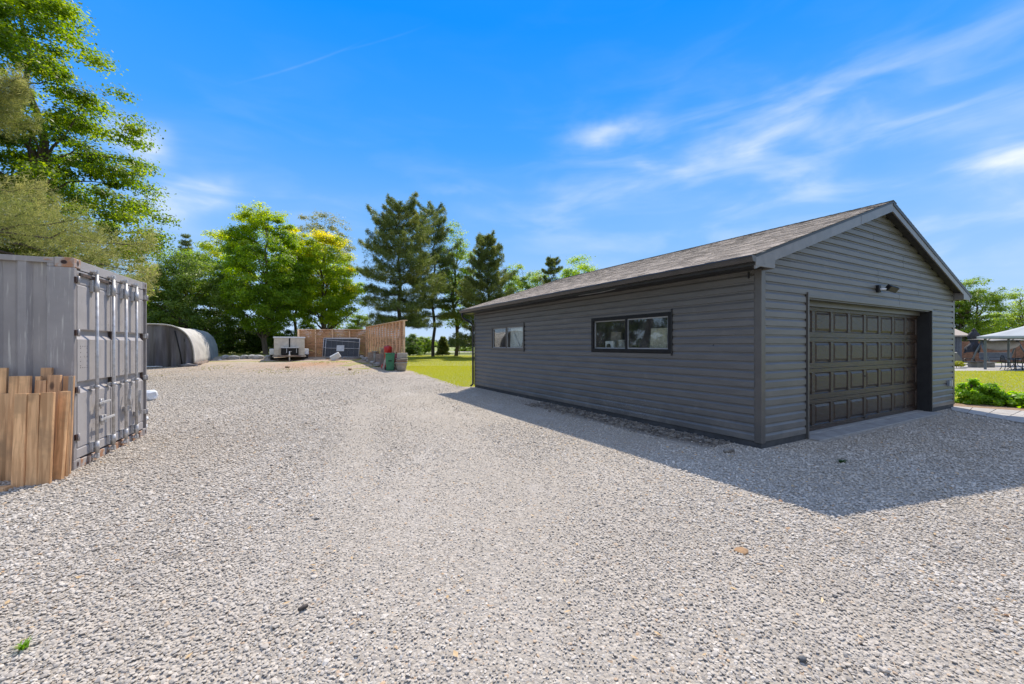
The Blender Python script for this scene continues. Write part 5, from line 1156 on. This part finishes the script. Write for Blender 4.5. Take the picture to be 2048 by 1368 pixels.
LM = {
 'maple': leafmat('maple_leaf', [(0.05, 0.095, 0.010), (0.09, 0.15, 0.014), (0.15, 0.22, 0.02), (0.23, 0.27, 0.03)], .50),
 'dark': leafmat('dark_leaf', [(0.03, 0.065, 0.010), (0.055, 0.10, 0.016), (0.10, 0.16, 0.024), (0.17, 0.235, 0.04)], .42),
 'ash': leafmat('ash_leaf', [(0.075, 0.135, 0.012), (0.11, 0.185, 0.016), (0.16, 0.245, 0.022), (0.25, 0.34, 0.03)], .55, (0.42, 0.42, 0.015)),
 'gold': leafmat('golden_leaf', [(0.085, 0.15, 0.01), (0.14, 0.22, 0.014), (0.21, 0.29, 0.02), (0.29, 0.34, 0.02)], .55, (0.50, 0.44, 0.012)),
 'pale': leafmat('pale_leaf', [(0.11, 0.13, 0.04), (0.17, 0.18, 0.055), (0.23, 0.22, 0.075)], .42),
 'light': leafmat('light_leaf', [(0.09, 0.15, 0.022), (0.15, 0.22, 0.03), (0.24, 0.31, 0.045)], .5),
 'pine': leafmat('pine_needle', [(0.04, 0.065, 0.016), (0.07, 0.10, 0.024), (0.12, 0.15, 0.036), (0.21, 0.22, 0.06)], .33),
 'wpine': leafmat('white_pine_needle', [(0.085, 0.11, 0.03), (0.15, 0.17, 0.05), (0.24, 0.25, 0.08), (0.38, 0.36, 0.15)], .33),
 'bed': leafmat('garden_leaf', [(0.10, 0.20, 0.014), (0.18, 0.31, 0.022), (0.28, 0.42, 0.04)], .50),
 'yshrub': leafmat('yellow_shrub_leaf', [(0.22, 0.24, 0.02), (0.34, 0.34, 0.03)], .4),
}
def place(px, Y, dz=0): v = atY(px, Y); v.z -= .0; return v
def tree_h(py, Y, z0): return zof(py, Y) - z0
# near left
p = atY(40, 17.0); decid('maple_tree', 'tall leafy maple rising out of the left edge behind the container', p, tree_h(-110, 17, 0), 4.95, 2.6, 'maple', LM['maple'], M['bark'], 21, 430, 250, .155, .115, .32, shell_=.75, noise=.12, cat='tree', flat=.5)
wp = atY(-130, 12.8)
conifer('white_pine', 'pale olive white pine sweeping its long boughs in from the left edge', wp, 13, 5.0, 5.0, LM['wpine'], 5, 17, 9, 420, .15, .012, .28, .02, azr=(-.45, 3.6), group=None, shape=lambda t: 1.0 if t < .09 else (.50 if t < .20 else (.18 if t < .42 else (.36 if t < .56 else .12))), irregular=.08, thick=.42, ragged=.85)
decid('maple_tree', 'maple', Vector((-26, 8, 0)), 12, 4.2, 1.0, 'round', LM['maple'], M['bark'], 24, 160, 150, .2, .17, .25)['label'] = 'leafy maple beyond the left edge, mirrored in the garage windows'
hl = ['nearest', 'second', 'third', 'farthest']
for i, (x_, y_) in enumerate(((-19.5, 8.0), (-20.5, 11.3), (-21.5, 14.6), (-22.5, 18.0))): decid('hedge_shrub', 'shrub', Vector((x_, y_, 0)), 3.7 + .3 * (i % 2), 2.3, .1, 'bush', LM['dark'], M['bark'], 120 + i, 70, 120, .17, .26, .06, cat='shrub', group='hedge behind the container')['label'] = hl[i] + ' green hedge shrub behind the container, seen mirrored in the garage panes'
# middle left group on the bank
def P(px, Y): return atY(px, Y)
def T_(fn, name, label, px, Y, top, halfpx, basepy, *a, **k):
    loc = P(px, Y); z0 = loc.z; return fn(name, label, loc, zof(top, Y) - z0, halfpx / FPX * Y, max(zof(basepy, Y) - z0, .2), *a, **k)
T_(decid, 'broadleaf_tree', 'dark green bushy tree directly behind the fabric shelter', 372, 40, 496, 82, 706, 'round', LM['dark'], M['bark'], 31, 260, 190, .20, .17, .2, top_tone=.5, shell_=.55)
T_(decid, 'broadleaf_tree', 'dark tree half hidden by the container above the shelter', 300, 43, 545, 60, 706, 'round', LM['dark'], M['bark'], 32, 160, 170, .21, .19, .2, top_tone=.4)
T_(conifer, 'spruce_tree', 'spruce showing only its pointed tip over the dark tree', 372, 52, 470, 38, 700, LM['pine'], 33, 30, 6, 26, .26, .05, .2, .05)
T_(decid, 'broadleaf_tree', 'yellow tipped tree spreading left behind the tallest green tree', 452, 48, 462, 70, 640, 'round', LM['ash'], M['bark'], 34, 150, 170, .24, .17, .2, yellow=.9)
T_(decid, 'broadleaf_tree', 'tallest bright green tree with the bare trunk left of the trailer', 532, 41, 408, 80, 664, 'round', LM['ash'], M['bark'], 35, 330, 200, .21, .15, .27, yellow=.35, lean=(.004, 0))
T_(decid, 'broadleaf_tree', 'golden topped tree rising above the cedar fence', 648, 45, 462, 74, 648, 'round', LM['gold'], M['bark'], 36, 300, 190, .21, .16, .24, yellow=1.0)
T_(decid, 'broadleaf_tree', 'golden tree squeezed between the tallest green tree and the golden topped one', 592, 49, 445, 45, 640, 'round', LM['gold'], M['bark'], 37, 110, 160, .24, .2, .2, yellow=.9)
T_(decid, 'broadleaf_tree', 'sparse olive tree poking out behind the golden topped one', 648, 58, 418, 58, 560, 'round', LM['pale'], M['bark'], 38, 130, 70, .24, .18, .2, shell_=.5)
us = [(318, 46, 640, 34), (372, 47, 630, 38), (425, 46, 625, 36), (478, 47, 640, 34), (520, 48, 650, 30), (566, 48, 640, 30)]
ul = ['behind the left half of the shelter', 'behind the right half of the shelter', 'just right of the shelter', 'midway between shelter and trailer trunk', 'left of the bare trunk', 'right of the bare trunk behind the trailer']
for i, (px, Y, top, hw) in enumerate(us): T_(decid, 'undergrowth_shrub', 'dark undergrowth shrub ' + ul[i], px, Y, top, hw, 712, 'bush', LM['dark'], M['bark'], 60 + i, 60, 150, .20, .28, .06, group='dark shrubs under the left trees', cat='shrub')
for i, (px, Y, top, hw, lab) in enumerate(((612, 52, 640, 26, 'left end'), (668, 54, 628, 30, 'middle'), (716, 53, 620, 28, 'inner corner'))): T_(decid, 'undergrowth_shrub', 'light green shrub showing over the %s of the cedar fence' % lab, px, Y, top, hw, 700, 'bush', LM['light'], M['bark'], 70 + i, 50, 120, .22, .3, .06, cat='shrub', group='light shrubs behind the cedar fence')
# pines
T_(conifer, 'pine_tree', 'big dark pine towering behind the studded cedar fence', 800, 46, 404, 98, 655, LM['pine'], 41, 15, 9, 190, .30, .038, .30, .10, shape=lambda t: (.95 if t < .45 else .95 - (t - .45) * 1.15) * (1 if int(t * 14) % 2 else .78), irregular=.32, gap=.12, thick=.24)
T_(conifer, 'pine_tree', 'slender pine with bare lower trunk right of the biggest pine', 866, 55, 415, 60, 636, LM['pine'], 42, 14, 8, 130, .30, .038, .24, .14, shape=lambda t: .8 if t < .6 else .8 - (t - .6) * 1.2, irregular=.34, gap=.16, thick=.24)
T_(decid, 'slender_tree', 'thin airy light green tree between the slender pine and the dark right pine', 912, 57, 450, 44, 655, 'col', LM['light'], M['bark'], 43, 170, 100, .24, .24, .28, shell_=.7, stems=1, top_tone=.2)
T_(conifer, 'pine_tree', 'dark pine whose top leans out above the far garage roof', 974, 51, 470, 66, 690, LM['pine'], 44, 17, 9, 130, .28, .042, .25, .25, power=.55, irregular=.35, thick=.3)
T_(decid, 'broadleaf_tree', 'small bright tree peeking over the far roof edge', 1046, 72, 530, 42, 690, 'round', LM['light'], M['bark'], 45, 130, 120, .30, .22, .2)
T_(decid, 'broadleaf_tree', 'olive tree over the roof beside the small bright one', 1018, 66, 538, 32, 690, 'round', LM['light'], M['bark'], 46, 100, 120, .28, .25, .2)
T_(conifer, 'pine_tree', 'small pointed pine above the middle of the far roof slope', 1102, 64, 506, 50, 690, LM['pine'], 47, 12, 8, 110, .30, .05, .2, .15, power=.7, irregular=.35)
T_(decid, 'broadleaf_tree', 'rounded fresh green tree showing over the roof right of the pointed pine', 1158, 56, 512, 56, 690, 'round', LM['ash'], M['bark'], 48, 170, 150, .24, .22, .2, top_tone=.4)
T_(decid, 'broadleaf_tree', 'low leafy tree between the pointed pine and the olive tree', 1076, 75, 540, 40, 690, 'round', LM['light'], M['bark'], 49, 120, 120, .3, .25, .2)
# lawn backdrop between fence and garage
T_(decid, 'garden_shrub', 'dark shrub at the lawn edge beside the fence end', 826, 60, 668, 20, 708, 'bush', LM['dark'], M['bark'], 81, 40, 110, .22, .3, .05, cat='shrub')
T_(decid, 'garden_shrub', 'light green shrub across the lawn left of the slender trunks', 850, 66, 672, 18, 705, 'bush', LM['light'], M['bark'], 82, 40, 110, .24, .3, .05, cat='shrub')
T_(conifer, 'spruce_tree', 'young spruce just right of the first bare trunk', 886, 60, 676, 10, 709, LM['pine'], 83, 14, 6, 30, .2, .05, .06, .1, cat='tree')
for i, px in enumerate((919, 930, 941)): T_(decid, 'garden_shrub', ('left', 'middle', 'right')[i] + ' rounded shrub of the far light green row past the trunks', px, 84, 693, 8, 706, 'bush', LM['light'], M['bark'], 84 + i, 20, 70, .26, .34, .04, cat='shrub', group='far row of rounded shrubs')
p = atY(919, 66); o = MB().tube([(0, 0, 0), (0, 0, 3.2)], .05, 6).build('wooden_pole', M['oldwood']); MB().tube([(0, 0, 3.2), (0, 0, 3.3)], [.07, .02], 6).build('cap', M['dark'], o); o.location = p; tag(o, 'thin dark pole standing far behind beside the second trunk', 'pole')
# far wood on the horizon
rg = np.random.default_rng(90); n = 52000; xx = rg.uniform(-420, 420, n); base = 8 + 2.2 * np.sin(xx * .021) + 1.6 * np.sin(xx * .057 + 1) + 1.0 * np.sin(xx * .19 + 2) + .8 * np.sin(xx * .41)
V, F = leaves(np.stack([xx, 300 + rg.uniform(-12, 12, n), rg.random(n) ** .8 * base], -1), rg.normal(size=(n, 3)) + np.array([0, -.3, .4]), rg.uniform(1.2, 2.6, n), rg.uniform(.9, 1.6, n), rg)
o = obj('distant_wood', np_mesh('distant_wood', V, F, leafmat('distant_leaf', [(0.045, 0.08, 0.045), (0.07, 0.11, 0.06), (0.10, 0.14, 0.08)], .2), False, {'tone': rg.random(n * 4), 'yel': np.zeros(n * 4)})); tag(o, 'blue green belt of distant woodland along the horizon', 'woodland', kind='stuff')
# ------------------------------------------------------------------ right hand garden
sheet('patio', [(26, 24.2), (46, 24.2), (52, 34.5), (34, 34.5), (28.5, 29.5)], 0, 0.006, M['paver'])
T_(decid, 'broadleaf_tree', 'upright many stemmed tree behind the shed and umbrella', 1945, 44, 560, 52, 700, 'vase', LM['light'], M['bark'], 91, 230, 95, .17, .17, .2, stems=5, shell_=.75)
T_(decid, 'broadleaf_tree', 'yellowish tree behind the grey canopy at the right edge', 2045, 46, 578, 42, 700, 'round', LM['light'], M['bark'], 92, 160, 90, .18, .2, .2, stems=3, top_tone=.5)
T_(decid, 'broadleaf_tree', 'low leafy mass between the shed and the brick wall', 1990, 50, 625, 48, 700, 'bush', LM['maple'], M['bark'], 93, 110, 130, .20, .22, .15, stems=2)
T_(decid, 'broadleaf_tree', 'tree just outside the garage corner behind the shed', 1890, 46, 600, 34, 700, 'round', LM['dark'], M['bark'], 94, 90, 120, .2, .24, .15)
# brick wall
bwp = atY(1915, 36.5); E = empty('brick_wall', (bwp.x, bwp.y, 0), R(4), 'low red brown brick wall behind the patio furniture', 'wall')
MB().box(0, 0, 0, 14, .25, 1.85).build('mortar_core', mat('mortar', (.25, .2, .17), None, .9), E)
bm_ = None; nbk = 0
for r_ in range(20):
    pass
mb = MB()
for r_ in range(24):
    for c_ in range(62): mb.box(c_ * .225 + (.11 if r_ % 2 else 0), -.012, .01 + r_ * .077, c_ * .225 + .215 + (.11 if r_ % 2 else 0), -.001, .077 + r_ * .077)
tag(mb.build('brickwork', mat('red_brown_brick2', (0.24, 0.11, 0.065), (0.17, 0.08, 0.05), .85, 4, island=.5), E, fix=False), kind='stuff')
# shed
sp_ = atY(1900, 33.5); E = empty('garden_shed', (sp_.x - .2, sp_.y, 0), R(-6), 'blue grey garden shed with dark gable roof at the garage corner', 'shed')
MB().box(-2.2, 0, 0, 1.05, 2.6, 2.35).build('wall', M['slate'], E)
for k in range(17): MB().box(-2.2 + k * .19, -.02, .02, -2.17 + k * .19, -.002, 2.33).build('batten', M['slate'], E)
for k in range(13): MB().box(1.052, .05 + k * .2, .02, 1.07, .08 + k * .2, 2.33).build('batten', M['slate'], E)
MB().box(1.074, .5, .9, 1.10, 1.1, 1.9).build('window', M['glass'], E)
MB().box(1.08, 1.5, .05, 1.11, 2.2, 2.0).build('door', M['dark'], E)
MB().sweep(None, [Vector((-2.4, -.35, 2.32)), Vector((-2.4, 1.3, 3.02)), Vector((-2.4, 2.95, 2.32)), Vector((-2.4, 2.95, 2.22)), Vector((-2.4, 1.3, 2.92)), Vector((-2.4, -.35, 2.22))], [Vector((1.4, y, z)) for y, z in ((-.35, 2.32), (1.3, 3.02), (2.95, 2.32), (2.95, 2.22), (1.3, 2.92), (-.35, 2.22))]).build('roof', M['shingle'], E)
MB().sweep(None, [Vector((1.05, 0.05, 2.35)), Vector((1.05, 1.3, 2.88)), Vector((1.05, 2.55, 2.35))], [Vector((1.0, 0.05, 2.35)), Vector((1.0, 1.3, 2.88)), Vector((1.0, 2.55, 2.35))]).build('gable', M['slate'], E)
# gazebo
ga_ = Vector((29.6, 25.8)); E = empty('patio_gazebo', (ga_.x, ga_.y, 0), R(29.4), 'patio gazebo with grey hipped canopy cut by the right edge', 'gazebo')
GXs = 5.2; GYs = -4.2
for x_, y_ in ((0, 0), (GXs, 0), (GXs, GYs), (0, GYs)): 
    MB().box(x_ - .055, y_ - .055, 0, x_ + .055, y_ + .055, 2.05).build('post', M['post'], E, .01)
    MB().bar((x_, y_, 1.72), (x_ + (.35 if x_ == 0 else -.35), y_, 2.05), .04, .04).build('brace', M['post'], E); MB().bar((x_, y_, 1.72), (x_, y_ + (-.35 if y_ == 0 else .35), 2.05), .04, .04).build('brace', M['post'], E)
for a, b in (((0, 0), (GXs, 0)), ((GXs, 0), (GXs, GYs)), ((GXs, GYs), (0, GYs)), ((0, GYs), (0, 0))): MB().bar((a[0], a[1], 2.08), (b[0], b[1], 2.08), .07, .07).build('beam', M['post'], E)
ap = Vector((GXs / 2, GYs / 2, 3.15)); cs_ = [Vector((-.3, .3, 2.05)), Vector((GXs + .3, .3, 2.05)), Vector((GXs + .3, GYs - .3, 2.05)), Vector((-.3, GYs - .3, 2.05))]
for k in range(4):
    a, b = cs_[k], cs_[(k + 1) % 4]; nn = 10; V = []; F = []
    for i in range(nn + 1):
        for j in range(nn + 1):
            u = j / nn; q = a.lerp(b, u).lerp(ap, i / nn); q = q - Vector((0, 0, .09 * math.sin(math.pi * i / nn) + .02 * math.sin(math.pi * u))); V.append(q)
    for i in range(nn):
        for j in range(nn): F.append((i * (nn + 1) + j, i * (nn + 1) + j + 1, (i + 1) * (nn + 1) + j + 1, (i + 1) * (nn + 1) + j))
    o = obj('canopy', np_mesh('canopy', [tuple(v) for v in V], F, M['gcanopy'], True), E); o.modifiers.new('s', 'SOLIDIFY').thickness = .01
    MB().sweep(None, [a, b, b - Vector((0, 0, .12)), a - Vector((0, 0, .12))], [a + Vector((.01, .01, 0)), b + Vector((.01, .01, 0)), b + Vector((.01, .01, -.12)), a + Vector((.01, .01, -.12))]).build('valance', M['gcanopy'], E)
# umbrella
p = atY(1948, 32); E = empty('patio_umbrella', p, 0, 'closed dark patio umbrella between shed and canopy', 'umbrella')
MB().tube([(0, 0, 0), (0, 0, 2.75)], .03, 8).build('pole', M['iron'], E); MB().lathe([(.38, 0), (.38, .06), (.06, .12)], n=18).build('base', M['iron'], E)
pr_ = []; V = []; nA = 24
for (r_, z_) in ((.40, .95), (.34, 1.1), (.38, 1.35), (.26, 1.6), (.17, 1.8), (.26, 2.05), (.32, 2.25), (.22, 2.5), (.05, 2.72)):
    for k in range(nA): a = 6.283 * k / nA; q = r_ * (1 + .18 * math.cos(8 * a) + .06 * math.sin(3 * a)); V.append((q * math.cos(a) - (.12 if z_ < 1.4 else 0), q * math.sin(a), z_ + .05 * math.sin(2 * a)))
F = [(i * nA + k, i * nA + (k + 1) % nA, (i + 1) * nA + (k + 1) % nA, (i + 1) * nA + k) for i in range(8) for k in range(nA)]
obj('folded_cloth', np_mesh('folded_cloth', V, F, M['umb'], True), E); MB().lathe([(.18, 0), (.02, .22)], (0, 0, 2.62), 12).build('top_cap', M['umb'], E)
# porch swing with taupe canopy
p = atY(2000, 30.5); E = empty('porch_swing', p, R(8), 'garden swing seat under a sagging taupe canopy on the patio', 'swing')
mb = MB(); 
for sx_ in (-1.75, 1.75): mb.tube([(sx_ * 1.0, -.6, 0), (sx_ * 1.02, -.45, .6), (sx_ * .98, -.1, 1.4), (sx_ * .9, .0, 1.9)], .05, 8); mb.tube([(sx_, .65, 0), (sx_ * .9, .0, 1.9)], .05, 8)
mb.tube([(-1.75 * .9, 0, 1.9), (1.75 * .9, 0, 1.9)], .045, 8); mb.build('frame', M['post'], E)
V = []; nn = 16
for i in range(nn + 1):
    for j in range(9):
        u = -1 + 2 * i / nn; v = j / 8; V.append((u * 1.85, -.75 + 1.5 * v, 2.0 - .08 * u * u - .10 * (1 - v) + .08 * math.sin(math.pi * v)))
F = [(i * 9 + j, (i + 1) * 9 + j, (i + 1) * 9 + j + 1, i * 9 + j + 1) for i in range(nn) for j in range(8)]
o = obj('canopy', np_mesh('canopy', V, F, M['tcanopy'], True), E); o.modifiers.new('s', 'SOLIDIFY').thickness = .03
V = []
for i in range(nn + 1):
    for j in range(9):
        u = -1 + 2 * i / nn; v = j / 8; V.append((u * 1.6, .15 - .25 * math.sin(math.pi * v * .8), 1.85 - v * (.72 - .30 * abs(u) ** 2.2)))
o = obj('back_drape', np_mesh('back_drape', V, F, M['tcanopy'], True), E); o.modifiers.new('s', 'SOLIDIFY').thickness = .03
MB().box(-1.4, -.35, .42, 1.4, .25, .54).build('seat', M['slate'], E, .04); MB().box(-1.4, .2, .54, 1.4, .32, .98).build('backrest', M['slate'], E, .04)
for sx_ in (-1.35, 1.35): MB().tube([(sx_, 0, .5), (sx_ * 1.1, 0, 1.88)], .015, 6).build('hanger', M['iron'], E)
# lounge chair
p = atY(1936, 28.3); E = empty('lounge_chair', p, R(-8), 'black reclining lounge chair in front of the shed', 'lounge chair')
MB().box(-.55, -.32, .36, .75, .32, .41).build('seat', M['iron'], E, .01); mb = MB().bar((-.50, 0, .40), (-.92, 0, 1.02), .62, .04, (1, 0, 1)); mb.build('backrest', M['post'], E)
for x_, y_ in ((-.5, -.3), (-.5, .3), (.7, -.3), (.7, .3)): MB().tube([(x_, y_, .38), (x_ - (.2 if x_ < 0 else -.05), y_, 0)], .02, 6).build('leg', M['iron'], E)
for y_ in (-.33, .33): MB().tube([(-.6, y_, .40), (-.45, y_, .62), (.1, y_, .6), (.15, y_, .40)], .02, 6).build('armrest', M['iron'], E)
p = atY(1969, 28.2); o = MB().box(-.62, -.3, 0, .62, .3, .30).build('stone_step', M['concrete'], None, .03); MB().box(-.66, -.34, .30, .66, .34, .36).build('cap', M['concrete'], o, .01); o.location = (p.x, p.y + .2, 0); tag(o, 'low grey block bench between the lounge chair and gazebo post', 'block')
# wrought iron chairs and table
def iron_chair(px, Y, yaw, lab):
    E = empty('iron_chair', atY(px, Y), R(yaw), lab, 'chair', 'wrought iron chairs on the patio')
    MB().lathe([(.24, .42), (.25, .44), (.24, .46)], n=18).build('seat', M['iron'], E)
    for x_, y_ in ((-.2, -.2), (.2, -.2), (-.2, .2), (.2, .2)): MB().tube([(x_, y_, .43), (x_ * .9, y_ * .9, .22), (x_ * 1.25, y_ * 1.25, 0)], .017, 6).build('leg', M['iron'], E)
    pts = [(.27 * math.cos(a), .22 + .03 * math.sin(a), .46 + .46 * math.sin(a)) for a in np.linspace(0, math.pi, 11)]
    bk = MB().tube(pts, .017, 6).build('backrest', M['iron'], E)
    for x_ in (-.16, -.08, 0, .08, .16): MB().tube([(x_, .22, .46), (x_ * 1.1, .24, .44 + .46 * math.sqrt(1 - (x_ / .27) ** 2))], .010, 5).build('spindle', M['iron'], bk)
    for sx_ in (-1, 1): MB().tube([(sx_ * .25, .22, .68), (sx_ * .30, 0, .68), (sx_ * .27, -.2, .64), (sx_ * .22, -.2, .44)], .015, 6).build('armrest', M['iron'], E)
iron_chair(2016, 25.3, 62, 'wrought iron chair nearest the gazebo post'); iron_chair(2045, 24.9, -95, 'wrought iron chair cut by the right edge of the picture'); 
E = empty('patio_table', atY(2031, 25.6), 0, 'round black iron table between the two patio chairs', 'table'); MB().lathe([(.48, .70), (.50, .715), (.48, .73)], n=24).build('tabletop', M['iron'], E)
for k in range(4): a = .8 + k * math.pi / 2; MB().tube([(.1 * math.cos(a), .1 * math.sin(a), .70), (.08 * math.cos(a), .08 * math.sin(a), .3), (.35 * math.cos(a), .35 * math.sin(a), 0)], .018, 6).build('leg', M['iron'], E)
# bed, mulch, path
T_(decid, 'yellow_shrub', 'low yellow green shrub beside the lounge chair', 1912, 27.0, 722, 11, 736, 'bush', LM['yshrub'], M['bark'], 95, 24, 90, .10, .35, .02, cat='shrub')
def gp2(px, py): v = at(px, py); return (v.x, v.y)
sheet('mulch_bed', [gp2(1900, 806.5), gp2(1985, 808), gp2(2100, 812), gp2(2200, 816), gp2(2200, 828), gp2(2048, 823), gp2(1903, 813)], 0, .010, M['mulch'])
pa, pb_ = Vector(gp2(1900, 813.5)), Vector(gp2(2210, 834)); pc, pd_ = Vector(gp2(1903, 822)), Vector(gp2(2140, 866))
E = empty('paver_path', (0, 0, 0), 0, None, None); E['kind'] = 'structure'
n1, n2 = 6, 2
for i in range(n1):
    for j in range(n2):
        u0, u1 = i / n1 + .004, (i + 1) / n1 - .004; v0, v1 = j / n2 + .01, (j + 1) / n2 - .01
        f_ = lambda u, v: (pa.lerp(pb_, u)).lerp(pc.lerp(pd_, u), v)
        q = [f_(u0, v0), f_(u1, v0), f_(u1, v1), f_(u0, v1)]; hz = .022 + random.uniform(-.003, .003)
        MB().sweep(None, [Vector((a.x, a.y, -.02)) for a in q], [Vector((a.x, a.y, hz)) for a in q]).build('paver', M['paver'], E)
def bed(px, py, hw, hh, lab, leaf, seed, nm='garden_plant', nc=60, per=70):
    p = at(px, py); sc = p.y / FPX; decid(nm, lab, p, hh * sc, hw * sc, .04, 'bush', LM['bed'], M['bark'], seed, nc, per, leaf, .25, .015, cat='plant', shell_=.8)
bed(1942, 808, 24, 48, 'taller leafy bed plant nearest the garage corner', .085, 96)
bed(1974, 809, 28, 44, 'bushy green bed plant in the middle of the mulch bed', .085, 97)
bed(2010, 812, 22, 27, 'broad leaved plant right of the bushy one in the mulch bed', .12, 98, nc=36, per=34)
bed(2044, 815, 26, 32, 'broad leaved plant at the right edge of the picture', .13, 99, nc=36, per=34)
